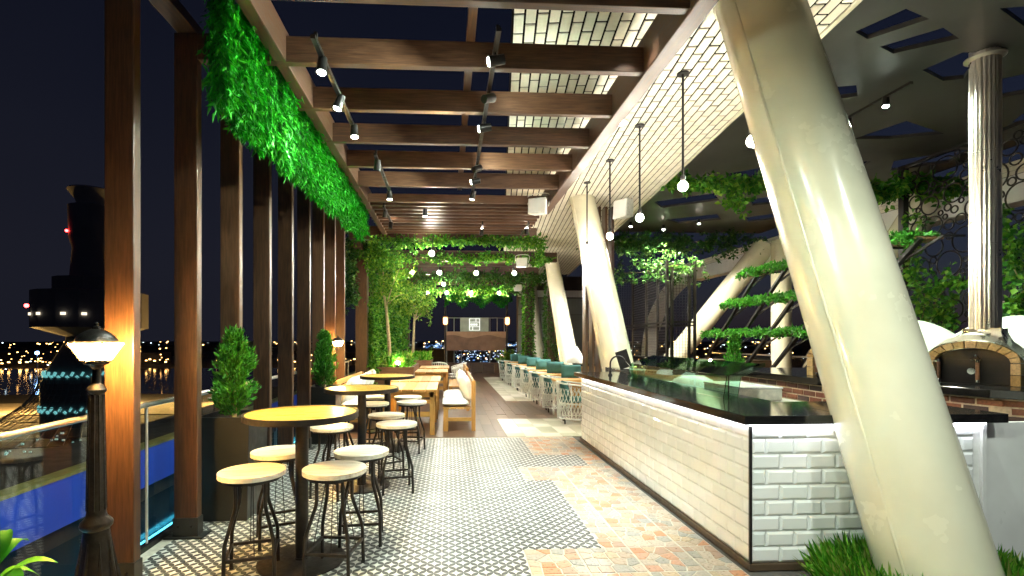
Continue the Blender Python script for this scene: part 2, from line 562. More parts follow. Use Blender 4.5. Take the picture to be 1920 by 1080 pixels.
# ------------------------------------------------------------------ foliage
def leaf_mesh(name, mat, c, tip, size, width=0.55, fold=0.25, rng=RNG):
    """one bent diamond for each leaf: c (n,3) positions, tip (n,3) directions, size (n,)"""
    n = len(c)
    tip = tip / (np.linalg.norm(tip, axis=1, keepdims=True) + 1e-9)
    r = rng.normal(size=(n, 3))
    side = np.cross(tip, r)
    side /= (np.linalg.norm(side, axis=1, keepdims=True) + 1e-9)
    nor = np.cross(side, tip)
    s = size[:, None]
    v = np.empty((n, 4, 3))
    v[:, 0] = c
    v[:, 1] = c + tip * s * 0.45 + side * s * width * 0.5 + nor * s * fold * 0.5
    v[:, 2] = c + tip * s - nor * s * fold * 0.3
    v[:, 3] = c + tip * s * 0.45 - side * s * width * 0.5 + nor * s * fold * 0.5
    v = v.reshape(-1, 3)
    b = np.arange(n)[:, None] * 4
    tri = np.concatenate([b + np.array([0, 1, 2]), b + np.array([0, 2, 3])], axis=1).reshape(-1, 3)
    me = bpy.data.meshes.new(name)
    me.vertices.add(len(v))
    me.vertices.foreach_set('co', v.astype(np.float32).ravel())
    me.loops.add(tri.size)
    me.loops.foreach_set('vertex_index', tri.astype(np.int32).ravel())
    me.polygons.add(len(tri))
    me.polygons.foreach_set('loop_start', np.arange(0, tri.size, 3, dtype=np.int32))
    me.polygons.foreach_set('loop_total', np.full(len(tri), 3, dtype=np.int32))
    me.update(calc_edges=True)
    me.materials.append(M[mat])
    return me

def clumps(n, path, spread, k=14, down=0.3, size=(0.05, 0.10), rng=RNG):
    """leaves gathered in clumps scattered about points of a path (m,3)"""
    path = np.asarray(path, float)
    spread = np.asarray(spread, float)
    m = max(1, n // k)
    i = rng.integers(0, len(path) - 1, m) if len(path) > 1 else np.zeros(m, int)
    t = rng.random((m, 1))
    base = path[i] * (1 - t) + path[np.minimum(i + 1, len(path) - 1)] * t
    base = base + rng.normal(size=(m, 3)) * spread
    c = np.repeat(base, k, axis=0)
    d = rng.normal(size=c.shape)
    d[:, 2] -= down
    d /= np.linalg.norm(d, axis=1, keepdims=True)
    s = rng.uniform(size[0], size[1], len(c))
    c = c + d * rng.uniform(0, 0.6, (len(c), 1)) * s[:, None] * 1.6
    return c, d, s

def polyline(pts, n):
    pts = [Vector(p) for p in pts]
    out = []
    seg = len(pts) - 1
    for i in range(n + 1):
        t = i / n * seg
        k = min(int(t), seg - 1)
        p0 = pts[max(k - 1, 0)]; p1 = pts[k]; p2 = pts[k + 1]; p3 = pts[min(k + 2, seg)]
        u = t - k
        out.append(0.5 * ((2 * p1) + (p2 - p0) * u + (2 * p0 - 5 * p1 + 4 * p2 - p3) * u * u + (3 * p1 - p0 - 3 * p2 + p3) * u ** 3))
    return out

def lamp(kind, name, loc, energy, color, radius=0.03, aim=None, cone=80, blend=0.6, parent=None):
    l = bpy.data.lights.new(name, kind)
    l.energy = energy
    l.color = color
    l.shadow_soft_size = radius
    o = bpy.data.objects.new(name, l)
    o.location = loc
    if kind == 'SPOT':
        l.spot_size = math.radians(cone)
        l.spot_blend = blend
    if aim is not None:
        o.rotation_euler = (Vector(aim) - Vector(loc)).to_track_quat('-Z', 'Y').to_euler()
    link(o, parent)
    if parent is not None:
        o.matrix_parent_inverse = Matrix.LocRotScale(parent.location, parent.rotation_euler, parent.scale).inverted()
    return o
ORD = ['nearest', 'second', 'third', 'fourth', 'fifth', 'sixth', 'seventh', 'eighth', 'ninth', 'tenth']
# ================================================================== SETTING: terrace floor
floor = struct('floor', MB().box(-2.35, 10.2, -4.0, 24.0, -0.45, -0.010), 'deck_base')
struct('floor_grout', MB().box(-2.3, 2.0, -3.9, 7.94, -0.008, -0.0045), 'grout_light')

T = 0.30
X0, Y0 = 0.55, 3.68
def petal_limit(y):
    if y < 3.68: return 0.55
    if y < 5.48: return 1.15
    if y < 6.08: return 0.85
    if y < 6.68: return 1.75
    return 1.15
petal_me = MB().box(-T / 2 + .0015, T / 2 - .0015, -T / 2 + .0015, T / 2 - .0015, -0.006, 0.0, ch=0.0012).mesh('tile', 'petal_tile')
cnt = 0
for j in range(-3, 14):
    yc = Y0 + (j + 0.5) * T
    for i in range(-9, 6):
        xc = X0 + (i + 0.5) * T
        if xc > petal_limit(yc):
            continue
        piece('petal_tile', petal_me, (xc, yc, random.uniform(-0.0006, 0.0006)), floor)
        cnt += 1

# flagstone mosaic between the cement tiles and the bar
def clip(poly, p, q):
    """keep the side of the bisector nearer p"""
    mx, my = (p[0] + q[0]) / 2, (p[1] + q[1]) / 2
    dx, dy = q[0] - p[0], q[1] - p[1]
    out = []
    for i in range(len(poly)):
        a, b = poly[i], poly[(i + 1) % len(poly)]
        da = (a[0] - mx) * dx + (a[1] - my) * dy
        db = (b[0] - mx) * dx + (b[1] - my) * dy
        if da <= 0: out.append(a)
        if (da < 0) != (db < 0):
            t = da / (da - db)
            out.append((a[0] + (b[0] - a[0]) * t, a[1] + (b[1] - a[1]) * t))
    return out

def inset(poly, d):
    cx = sum(p[0] for p in poly) / len(poly); cy_ = sum(p[1] for p in poly) / len(poly)
    out = []
    for x, y in poly:
        l = math.hypot(x - cx, y - cy_)
        k = max(0.2, 1 - d / max(l, 1e-4))
        out.append((cx + (x - cx) * k, cy_ + (y - cy_) * k))
    return out

rs = random.Random(5)
stones = []
for j in range(-2, 11):
    for i in range(0, 4):
        x0, x1 = 0.55 + i * 0.4, min(0.55 + (i + 1) * 0.4, 2.0)
        y0, y1 = 3.68 + j * 0.4, min(3.68 + (j + 1) * 0.4, 7.90)
        if y0 < 2.85 or y1 - y0 < 0.05:
            continue
        seeds = []
        nx = 4 if x1 - x0 > 0.3 else 3
        for a in range(nx):
            for b in range(4):
                seeds.append((x0 + (a + rs.uniform(0.12, 0.88)) * (x1 - x0) / nx, y0 + (b + rs.uniform(0.12, 0.88)) * (y1 - y0) / 4))
        for k, p in enumerate(seeds):
            poly = [(x0 + .004, y0 + .004), (x1 - .004, y0 + .004), (x1 - .004, y1 - .004), (x0 + .004, y1 - .004)]
            for m_, q in enumerate(seeds):
                if m_ != k:
                    poly = clip(poly, p, q)
                    if len(poly) < 3: break
            if len(poly) < 3: continue
            # drop what lies under the cement tiles
            c = (sum(v[0] for v in poly) / len(poly), sum(v[1] for v in poly) / len(poly))
            poly = inset(poly, 0.0065)
            lim = petal_limit(c[1])
            ylo, yhi = -1e9, 1e9
            for e in (3.68, 5.48, 6.08, 6.68):
                if e <= c[1]: ylo = e
                elif yhi > 1e8: yhi = e
            poly = [(max(x, lim + 0.004), min(max(y, ylo + .003 if petal_limit(ylo - .01) > x else y), yhi - .003 if petal_limit(yhi + .01) > x else y)) for x, y in poly]
            if c[0] < lim + 0.01: continue
            stones.append((c[1] + 0.3 * abs(c[0] - 1.3), poly))
stones.sort(key=lambda s: s[0])
rest = MB()
for k, (d, poly) in enumerate(stones):
    c = (sum(v[0] for v in poly) / len(poly), sum(v[1] for v in poly) / len(poly))
    loc = [(x - c[0], y - c[1]) for x, y in poly]
    h = rs.uniform(-0.0010, 0.0012)
    top = inset(loc, 0.004)
    n = len(loc)
    vs = [(x, y, -0.006) for x, y in loc] + [(x, y, h - 0.002) for x, y in loc] + [(x, y, h) for x, y in top]
    fs = [tuple(range(n))[::-1]] + [(i, (i + 1) % n, n + (i + 1) % n, n + i) for i in range(n)] + \
         [(n + i, n + (i + 1) % n, 2 * n + (i + 1) % n, 2 * n + i) for i in range(n)] + [tuple(range(2 * n, 3 * n))]
    if k < 300:
        me = MB().add(vs, fs).mesh('stone', 'flagstone')
        piece('flagstone', me, (c[0], c[1], 0), floor)
    else:
        rest.add([(x + c[0], y + c[1], z) for x, y, z in vs], fs)
if rest.f:
    tag(part('flagstones', rest, 'flagstone_far', floor), kind='stuff')

# brown wood-look planks farther back, beige chequer patches by the seats
PW, PL = 0.20, 1.2
plank_me = [MB().box(-PW / 2 + .0015, PW / 2 - .0015, -l / 2 + .0015, l / 2 - .0015, -0.006, 0.0, ch=0.001).mesh('plank', 'floor_plank') for l in (1.2, 0.6)]
struct('plank_bed', MB().box(-2.3, 9.9, 7.945, 23.9, -0.008, -0.0045), 'floor_plank')
def in_patch(x, y):
    return (0.95 < x < 2.9 and 7.94 < y < 9.85) or (1.45 < x < 2.6 and 12.6 < y < 22.2)
far_planks = MB()
npl = 0
for i in range(22):
    x = -2.2 + (i + 0.5) * PW
    y = 7.945 + (0.6 if i % 2 else 0.0)
    rows = ([(7.945 + 0.3, 1)] if i % 2 else []) + [(y + (k + 0.5) * PL, 0) for k in range(13)]
    for yc, w in rows:
        if yc > 23.4: continue
        if in_patch(x, yc) or (x < -1.6 and yc > 11): continue
        if npl < 260 and yc < 18:
            piece('plank', plank_me[w], (x, yc, random.uniform(-.0005, .0005)), floor); npl += 1
        else:
            l = 0.6 if w else 1.2
            far_planks.box(x - PW / 2 + .0015, x + PW / 2 - .0015, yc - l / 2, yc + l / 2 - .003, -.006, 0)
tag(part('far_planks', far_planks, 'floor_plank', floor), kind='stuff')
chk = MB().box(-.148, .148, -.148, .148, -0.006, 0.0025, ch=0.001).mesh('chequer', 'checker_tile')
for (xa, xb, ya, yb) in ((0.95, 2.9, 7.95, 9.85), (1.45, 2.6, 12.6, 22.2)):
    ny = int((yb - ya) / 0.3); nx = int((xb - xa) / 0.3)
    for j in range(ny):
        for i in range(nx):
            if yb > 12 and j > 26: continue
            piece('chequer_tile', chk, (xa + .15 + i * .3, ya + .15 + j * .3, 0), floor)

# ================================================================== PERGOLA
pg = thing('pergola', 'dark brown timber pergola with tall posts and cross beams over the terrace', 'pergola', (0, 6, 0))
post_y = [3.32 + 0.795 * k for k in range(9)]
BZ0, BZ1 = 3.79, 4.0
for k, y in enumerate(post_y):
    o = part('post', MB().box(-2.17, -1.99, y - 0.075, y, 0.15, BZ1 - 0.003), 'post_timber', pg, world=True, bevel=0.006)
    m_ = MB().box(-2.178, -1.982, y - 0.083, y + 0.008, 0.0, 0.155)
    m_.box(-2.23, -1.93, y - 0.12, y + 0.04, 0.0, 0.012)
    part('post_shoe', m_, 'planter_black', pg, world=True, bevel=0.004)
    for bx in (-2.13, -2.03):
        part('bolt', MB().tube([(bx, y - .083, .09), (bx, y - .090, .09)], .010, 8), 'black_metal', pg, world=True)
for k, y in enumerate(post_y):
    if y < 8.0:
        part('beam', MB().box(-1.99, 1.62, y - 0.07, y, BZ0, BZ1), 'beam_timber', pg, world=True, bevel=0.005)
# the same bays go on over and behind the camera
for k in range(1, 8):
    y = 3.32 - 0.795 * k
    part('beam', MB().box(-1.99, 1.62, y - .07, y, BZ0, BZ1), 'beam_timber', pg, world=True, bevel=0.005)
    if k > 2: part('post', MB().box(-2.17, -1.99, y - 0.075, y, 0.0, BZ1 - 0.003), 'post_timber', pg, world=True, bevel=0.006)
# slats over the far bay
sl = MB().box(-1.42, 1.66, -0.03, 0.03, -0.065, 0.065, ch=0.004).mesh('slat', 'beam_timber')
for k in range(11):
    piece('slat', sl, (0, 8.10 + 0.235 * k - 6, 3.86), pg)
# long rails: one above the curtain, one along the brick soffit, one thin purlin
part('rail', MB().box(-1.40, -1.30, -3, 10.6, BZ0 + .002, BZ1 + .05), 'rail_timber', pg, world=True, bevel=0.005)
part('fascia_beam', MB().box(1.62, 1.76, -3.0, 8.65, BZ0 - 0.02, 4.10), 'rail_timber', pg, world=True, bevel=0.008)
part('purlin', MB().box(0.145, 0.215, -3, 8.1, BZ1 + .002, BZ1 + .075), 'rail_timber', pg, world=True, bevel=0.004)
part('end_beam', MB().box(-2.1, 1.9, 10.62, 10.78, 3.70, 3.98), 'beam_timber', pg, world=True, bevel=0.006)
part('edge_rail', MB().box(-2.15, -2.0, -3, 10.6, BZ1, BZ1 + .09), 'rail_timber', pg, world=True, bevel=0.005)

# hanging green curtains between the beams
for k in range(7):
    y0 = post_y[k] + 0.02
    y1 = post_y[k] + 0.795 - 0.09
    n = 8200 if k < 3 else 5200
    yy = RNG.uniform(y0, y1, n)
    zb = 3.16 + 0.045 * (yy - 3.3)
    strand = np.sin(yy * 31.0 + k) * 0.05 + np.sin(yy * 73.0) * 0.04 + np.sin(yy * 11.0 + k * 1.7) * 0.04
    zz = zb + strand * 0.8 + (3.93 - zb) * RNG.random(n) ** 0.95
    xx = -1.52 + RNG.normal(size=n) * 0.035 + np.sin(yy * 23.0 + k * 2) * 0.05 + np.sin(yy * 61.0) * 0.02
    c = np.stack([xx, yy, zz], 1) - np.array([-1.52, (y0 + y1) / 2, 3.9])
    d = RNG.normal(size=(n, 3)) * np.array([0.45, 0.35, 0.4]) + np.array([0.12, 0, -1.0])
    s = RNG.uniform(0.035, 0.10, n)
    t = thing('hanging_foliage', f'bright green hanging leaf curtain under the pergola rail, {ORD[k]} panel from the camera', 'hanging plant',
              (-1.52, (y0 + y1) / 2, 3.9), group='green leaf curtains under the pergola')
    part('leaf_strands', leaf_mesh('leaf_strands', 'leaf_curtain', c, d, s, 0.24), None, t)
    part('hanging_bar', MB().tube([(0.05, -(y1 - y0) / 2, 0.02), (0.05, (y1 - y0) / 2, 0.02)], 0.012, 6), 'black_metal', t)

# ================================================================== brick soffit and dark ceiling (the roof over the bar)
SZ = 4.30
SA = math.radians(5.9)                      # the canopy runs a little askew to the pergola
so = bpy.data.objects.new('ceiling', MB().box(0.0, 2.76, -3.2, 19.0, 0.008, 0.34).mesh('ceiling', 'joint_black'))
so.location = (0.36, 2.4, SZ)
so.rotation_euler = (0, 0, -SA)
link(so); so['kind'] = 'structure'
BW, BL = 0.102, 0.27
brick_me = MB().box(-BW / 2 + .0095, BW / 2 - .0095, -BL / 2 + .013, BL / 2 - .013, 0.0, 0.012, ch=0.002).mesh('brick', 'soffit_brick')
rows = 27
slots = []
for i in range(rows):
    for j in range(70):
        y = (j + 0.5 + (0.5 if i % 2 else 0.0)) * BL - 0.4
        slots.append((i, (i + 0.5) * BW, y))
slots = [s for s in slots if s[2] < 18.8]
def seen(s):
    X = 0.36 + s[1] * math.cos(SA) + s[2] * math.sin(SA); Y = 2.4 - s[1] * math.sin(SA) + s[2] * math.cos(SA)
    u = X / Y
    if Y < 3.9 or u > 1.0: return 1e6 + Y
    return Y
slots.sort(key=seen)
far = MB()
for k, (i, x, y) in enumerate(slots):
    if k < 300:
        piece('soffit_brick', brick_me, (x, y, random.uniform(-.002, .002)), so)
    else:
        far.box(x - BW / 2 + .0095, x + BW / 2 - .0095, y - BL / 2 + .013, y + BL / 2 - .013, 0.0, 0.012)
tag(part('soffit_bricks', far, 'soffit_brick_far', so), kind='stuff')
# moulding on the outer edge
part('edge_trim', MB().box(2.755, 2.80, -3.2, 19.0, -0.01, 0.006), 'cream_paint', so)

def holed_sheet(outer, holes, z, th):
    bm = bmesh.new()
    edges = []
    for poly in [outer] + holes:
        vs = [bm.verts.new((x, y, z)) for x, y in poly]
        for i in range(len(vs)):
            edges.append(bm.edges.new((vs[i], vs[(i + 1) % len(vs)])))
    r = bmesh.ops.triangle_fill(bm, use_beauty=True, edges=edges)
    fs = [g for g in r['geom'] if isinstance(g, bmesh.types.BMFace)]
    ex = bmesh.ops.extrude_face_region(bm, geom=fs)
    for v in [g for g in ex['geom'] if isinstance(g, bmesh.types.BMVert)]:
        v.co.z += th
    bmesh.ops.recalc_face_normals(bm, faces=bm.faces)
    me = bpy.data.meshes.new('roof_panel')
    bm.to_mesh(me); bm.free()
    me.materials.append(M['dark_ceiling'])
    return me
cuts = [
 [(4.08, 4.78), (4.27, 4.42), (4.63, 4.55), (4.31, 4.89)], [(4.55, 5.01), (4.90, 4.67), (5.24, 4.83), (4.80, 5.12)],
 [(5.43, 5.42), (5.53, 5.06), (5.75, 5.05), (6.10, 5.57), (5.90, 5.63)], [(5.14, 4.37), (5.50, 4.30), (5.95, 4.55), (5.66, 4.60)],
 [(4.69, 5.84), (4.95, 5.78), (5.19, 6.04), (4.80, 6.20)], [(6.23, 7.33), (6.47, 6.69), (7.43, 7.07), (6.80, 7.30)],
 [(4.75, 7.0), (5.3, 6.5), (5.6, 6.75), (5.1, 7.2)], [(6.5, 5.6), (7.1, 5.1), (7.6, 5.6), (7.0, 6.0)],
 [(6.6, 8.6), (7.3, 8.2), (7.5, 8.7), (6.9, 9.0)], [(5.2, 9.0), (6.0, 8.3), (6.3, 8.7), (5.6, 9.4)],
 [(4.6, 10.9), (5.6, 10.2), (6.0, 10.7), (5.0, 11.4)], [(6.6, 10.6), (7.6, 10.0), (7.9, 10.6), (7.0, 11.1)],
 [(5.6, 12.5), (6.6, 11.9), (7.0, 12.4), (6.1, 12.9)], [(7.8, 6.3), (8.3, 5.7), (8.6, 6.2), (8.1, 6.8)],
 [(7.5, 12.2), (8.2, 11.6), (8.5, 12.1), (7.9, 12.7)], [(7.7, 8.2), (8.5, 7.6), (8.7, 8.2), (8.1, 8.7)]]
cuts = [[(x, y) for x, y in c] for c in cuts]
rp = bpy.data.objects.new('roof', holed_sheet([(2.6, 1.0), (9.05, 1.0), (9.05, 14.0), (4.2, 14.0)], cuts, 4.66, 0.05))
link(rp); rp['kind'] = 'structure'

# ================================================================== leaning columns
def column(label, a, b, r0, r1, foot=True):
    a, b = Vector(a), Vector(b)
    t = thing('leaning_column', label, 'column', tuple(a), group='cream steel columns of the roof')
    n = 14
    pts = [a + (b - a) * i / n for i in range(n + 1)]
    part('shaft', MB().tube(pts, [r0 + (r1 - r0) * i / n for i in range(n + 1)], 40), 'cream_paint', t, smooth=40, world=True)
    d = (b - a).normalized()
    c2 = a + (b - a) * 0.985
    part('head_ring', MB().tube([c2 - d * .05, c2 + d * .02], [r1 * 1.05, r1 * 1.05], 40), 'cream_paint', t, smooth=40, world=True)
    side = d.cross(Vector((0, 1, 0))).normalized()
    seam = [p + side * (r0 + (r1 - r0) * i / n) * 0.93 - Vector((0, 1, 0)) * (r0 * 0.36) for i, p in enumerate(pts)]
    part('weld_seam', MB().tube(seam, 0.010, 6), 'cream_paint', t, smooth=60, world=True)
    return t
column('huge cream leaning column in the foreground, cutting across the white bar', (2.946, 2.794, 0), (2.44, 3.88, 4.45), 0.296, 0.290)
column('cream leaning column just behind the far end of the bar, beside brown fins', (3.16, 8.45, 0), (2.56, 9.50, 4.42), 0.300, 0.235)
column('cream leaning column behind the white lattice chairs, third from the camera', (3.75, 14.6, 0), (3.25, 15.8, 4.42), 0.30, 0.22)
column('thin-looking cream column between two vine posts near the terrace end', (3.78, 20.3, 0), (3.48, 21.3, 4.42), 0.28, 0.24)
column('pale column slanting up to the right behind the brown planter boxes', (6.4, 15.5, 0), (9.05, 13.7, 4.3), 0.30, 0.30)
column('upright pale column behind the stepped plant shelves', (9.15, 13.2, 0), (9.15, 13.2, 4.3), 0.25, 0.25)
column('pale slanting column behind the foreground column, below the ring screen', (7.3, 10.2, 0), (9.1, 8.9, 4.3), 0.29, 0.29)

# right-hand edge beam of the roof: brick course over a pale face, curving down at its far end
eb = thing('roof_edge_beam', 'long pale roof edge beam with a brick course along its top', 'beam', (9.1, 13, 3.77))
part('face', MB().box(9.1, 9.5, 3.0, 18.2, 3.78, 4.22), 'white_paint', eb, world=True, bevel=0.01)
curve = [(9.1 - 1.4 * math.sin(a) ** 1.5 * .9, 18.2 + 0.9 * math.sin(a), 4.0 - 3.1 * (1 - math.cos(a))) for a in [i * PI / 2 / 14 for i in range(15)]]
mb = MB()
for p, q in zip(curve[:-1], curve[1:]):
    mb.bar(p, q, 0.45, 0.40, up=(1, 0, 0.3))
part('curved_end', mb, 'white_paint', eb, world=True)
eb_b = MB().box(-0.02, 0.10, -0.118, 0.118, 0, 0.066, ch=0.004).mesh('brick', 'soffit_brick')
for r_ in range(3):
    for j in range(60):
        piece('edge_brick', eb_b, (0.0, 3.2 + j * 0.25 + (0.125 if r_ % 2 else 0) - 13, 4.225 + r_ * 0.074 - 3.77), eb)
part('mortar_bed', MB().box(9.1, 9.45, 3.0, 18.2, 4.222, 4.45), 'grout_dark', eb, world=True)

# ================================================================== grey building wall at the far end
wl = thing('building_wall', 'grey panelled building wall at the far right end of the terrace', 'wall', (5, 23.9, 0))
part('wall_core', MB().box(3.3, 6.6, 23.55, 24.0, -0.2, 4.6), 'grout_dark', wl, world=True)
for j, (z0, z1) in enumerate(((0.0, 2.75), (2.77, 3.55))):
    for i in range(3):
        part('wall_panel', MB().box(3.3 + i * 1.1, 3.3 + (i + 1) * 1.1 - .012, 23.53, 23.56, z0, z1), 'wall_grey', wl, world=True, bevel=.004)
part('light_band', MB().box(3.3, 6.6, 23.50, 23.549, 3.60, 3.92), 'white_paint', wl, world=True)
# ================================================================== BAR
bar = thing('bar_counter', 'long white tiled bar with a black stone top', 'bar counter', (2.6, 4.5, 0))
BX, BY = 2.045, 3.265           # tiled faces
part('carcass', MB().box(BX + .014, 2.62, BY + .014, 7.60, 0.043, 0.998), 'tile_grout', bar, world=True)
part('front_carcass', MB().box(2.62, 3.74, BY + .014, 3.85, 0.043, 0.998), 'tile_grout', bar, world=True)
sk = MB().box(BX - .012, BX + .02, BY - .012, 7.62, 0.0, 0.042)
sk.box(BX + .02, 3.74, BY - .012, BY + .02, 0.0, 0.042)
part('skirting', sk, 'skirting', bar, world=True)
TW, TH = 0.20, 0.1055
def bevel_tile(w, h):
    a, b_ = w / 2 - .0012, h / 2 - .0012
    c, d = a - .017, b_ - .017
    vs = [(-a, 0, -b_), (a, 0, -b_), (a, 0, b_), (-a, 0, b_), (-a, -.004, -b_), (a, -.004, -b_), (a, -.004, b_), (-a, -.004, b_),
          (-c, -.014, -d), (c, -.014, -d), (c, -.014, d), (-c, -.014, d)]
    return MB().add(vs, [(3, 2, 1, 0), (0, 1, 5, 4), (1, 2, 6, 5), (2, 3, 7, 6), (3, 0, 4, 7), (4, 5, 9, 8), (5, 6, 10, 9), (6, 7, 11, 10), (7, 4, 8, 11), (8, 9, 10, 11)]).mesh('tile', 'subway_tile')
t_full, t_half = bevel_tile(TW, TH), bevel_tile(TW / 2, TH)
for r_ in range(9):
    z = 0.046 + (r_ + 0.5) * TH
    # long face towards the corridor
    y = BY
    first = r_ % 2
    while y < 7.58:
        w = TW / 2 if first else TW
        first = 0
        if y + w > 7.60: w = TW / 2
        if y + w > 7.60: break
        piece('bar_tile', t_half if w < TW else t_full, (BX + .014 - 2.6, y + w / 2 - 4.5, z), bar, rot=(random.uniform(-.006, .006), random.uniform(-.003, .003), -PI / 2 + random.uniform(-.005, .005)))
        y += w
    # short face towards the camera
    x = BX + 0.012
    first = r_ % 2
    while x < 3.68:
        w = TW / 2 if first else TW
        first = 0
        if x + w > 3.70: w = TW / 2
        if x + w > 3.70: break
        piece('bar_tile', t_half if w < TW else t_full, (x + w / 2 - 2.6, BY + .014 - 4.5, z), bar, rot=(random.uniform(-.006, .006), random.uniform(-.003, .003), random.uniform(-.005, .005)))
        x += w
part('corner_trim', MB().box(BX - .006, BX + .010, BY - .006, BY + .010, 0.042, 0.998), 'black_metal', bar, world=True)
ct = MB().box(1.955, 2.66, 3.175, 7.66, 1.000, 1.062, ch=.004)
part('countertop', ct, 'black_stone', bar, world=True)
part('front_countertop', MB().box(2.661, 3.80, 3.175, 3.90, 1.000, 1.062, ch=.004), 'black_stone', bar, world=True)
part('led_strip', MB().box(2.012, 2.026, 3.235, 7.60, 0.984, 0.998), 'led_strip', bar, world=True)
part('front_led_strip', MB().box(2.03, 3.70, 3.228, 3.242, 0.984, 0.998), 'led_strip_front', bar, world=True)
part('edge_trim', MB().box(3.705, 3.735, BY - .01, BY + .012, 0.042, 0.998), 'white_paint', bar, world=True)
part('end_panel', MB().box(3.74, 5.2, BY + .02, BY + .06, 0.0, 0.985), 'white_paint', bar, world=True, bevel=.003)
part('upper_shelf', MB().box(2.70, 3.74, 3.86, 4.3, 0.80, 0.84), 'steel', bar, world=True)

# glass screen on the bar
gs = thing('glass_screen', 'bent green-tinted glass screen standing on the bar top', 'glass screen', (2.45, 5.2, 1.062))
part('pane', MB().box(2.34, 2.352, 4.05, 6.25, 1.064, 1.26), 'green_glass', gs, world=True)
mb = MB()
vs = [(2.345, 4.05, 1.262), (2.357, 4.05, 1.262), (2.60, 4.05, 1.36), (2.60, 4.05, 1.372), (2.345, 6.25, 1.262), (2.357, 6.25, 1.262), (2.60, 6.25, 1.36), (2.60, 6.25, 1.372)]
mb.add([(2.34, 4.05, 1.262), (2.352, 4.05, 1.262), (2.62, 4.05, 1.352), (2.614, 4.05, 1.364), (2.34, 6.25, 1.262), (2.352, 6.25, 1.262), (2.62, 6.25, 1.352), (2.614, 6.25, 1.364)],
       [(0, 1, 2, 3), (7, 6, 5, 4), (0, 3, 7, 4), (1, 0, 4, 5), (2, 1, 5, 6), (3, 2, 6, 7)])
part('sloping_pane', mb, 'green_glass', gs, world=True)
for y in (4.038, 6.252):
    e = MB().prism([(2.30, 1.064), (2.42, 1.064), (2.45, 1.25), (2.66, 1.34), (2.655, 1.372), (2.33, 1.262)], 0, 0.012)
    e.v = [(x, y + z, yy) for x, yy, z in e.v]
    part('end_bracket', e, 'green_glass', gs, world=True)

# sink tap
tp = thing('bar_tap', 'curved black swan-neck tap at the far end of the bar', 'tap', (2.28, 6.9, 1.062))
part('spout', MB().tube([(0, 0, 0)] + [(0.0 + 0.11 - 0.11 * math.cos(a), 0, 0.16 + 0.11 * math.sin(a)) for a in [i * PI * 0.9 / 12 for i in range(13)]], 0.012, 10), 'black_metal', tp, smooth=60)
part('base', MB().lathe([(0.030, 0), (0.030, 0.012), (0.018, 0.03), (0.018, 0.07)], 16), 'black_metal', tp, smooth=40)
part('lever', MB().tube([(0, 0, .06), (0, -.05, .10)], .006, 8), 'black_metal', tp)

# work counter behind the screen with dishes
wk = thing('work_counter', 'low steel work counter behind the bar screen', 'counter', (3.1, 5.2, 0))
part('top', MB().box(2.72, 3.35, 4.35, 6.9, 0.94, 0.98, ch=.004), 'steel', wk, world=True)
part('cabinet', MB().box(2.75, 3.30, 4.4, 6.85, 0.0, 0.94), 'black_metal', wk, world=True)
d1 = thing('dough_tray', 'white covered tray lying on the work counter behind the glass screen', 'tray', (2.98, 5.9, 0.981))
part('lid', MB().lathe([(0.0, 0.15), (0.12, 0.145), (0.22, 0.10), (0.25, 0.03), (0.26, 0.0)][::-1], 28), 'ceramic_white', d1, smooth=50)
part('rim', MB().lathe([(0.26, 0), (0.285, 0.004), (0.285, 0.014), (0.26, 0.016)], 28), 'ceramic_white', d1, smooth=40)
d2 = thing('menu_box', 'long pale box beside the tray behind the glass screen', 'box', (3.0, 4.95, 0.981))
part('body', MB().box(-.2, .2, -.35, .35, 0, .11, ch=.01), 'dough', d2)
part('lid', MB().box(-.205, .205, -.355, .355, .112, .128, ch=.004), 'ceramic_white', d2)
d3 = thing('printed_bowl', 'bowl painted with a blue and white pattern on the bar top', 'bowl', (2.50, 6.45, 1.064))
part('bowl', MB().lathe([(0.04, 0.0), (0.09, 0.04), (0.11, 0.11), (0.105, 0.11), (0.08, 0.045), (0.0, 0.02)], 24), 'painted_tile', d3, smooth=50)
part('foot', MB().lathe([(0.045, 0.0), (0.045, 0.006), (0.038, 0.006)], 20), 'ceramic_white', d3)

# ================================================================== back counter with ovens
bc = thing('oven_counter', 'angled brick counter with black stone slab carrying the pizza ovens', 'counter', (4.9, 5.9, 0))
edge = [(2.75, 7.85), (4.60, 7.62), (4.55, 5.90), (5.10, 5.10), (5.22, 4.52), (5.70, 3.95)]
back = [(6.8, 3.95), (6.9, 5.2), (6.2, 8.2), (2.75, 8.6)]
part('slab', MB().prism(edge + back, 1.000, 1.085), 'black_stone', bc, world=True, bevel=.006)
inn = [(2.85, 7.93), (4.68, 7.70), (4.63, 5.92), (5.18, 5.13), (5.30, 4.56), (5.76, 4.02)]
inb = [(6.75, 4.02), (6.82, 5.2), (6.15, 8.1), (2.85, 8.5)]
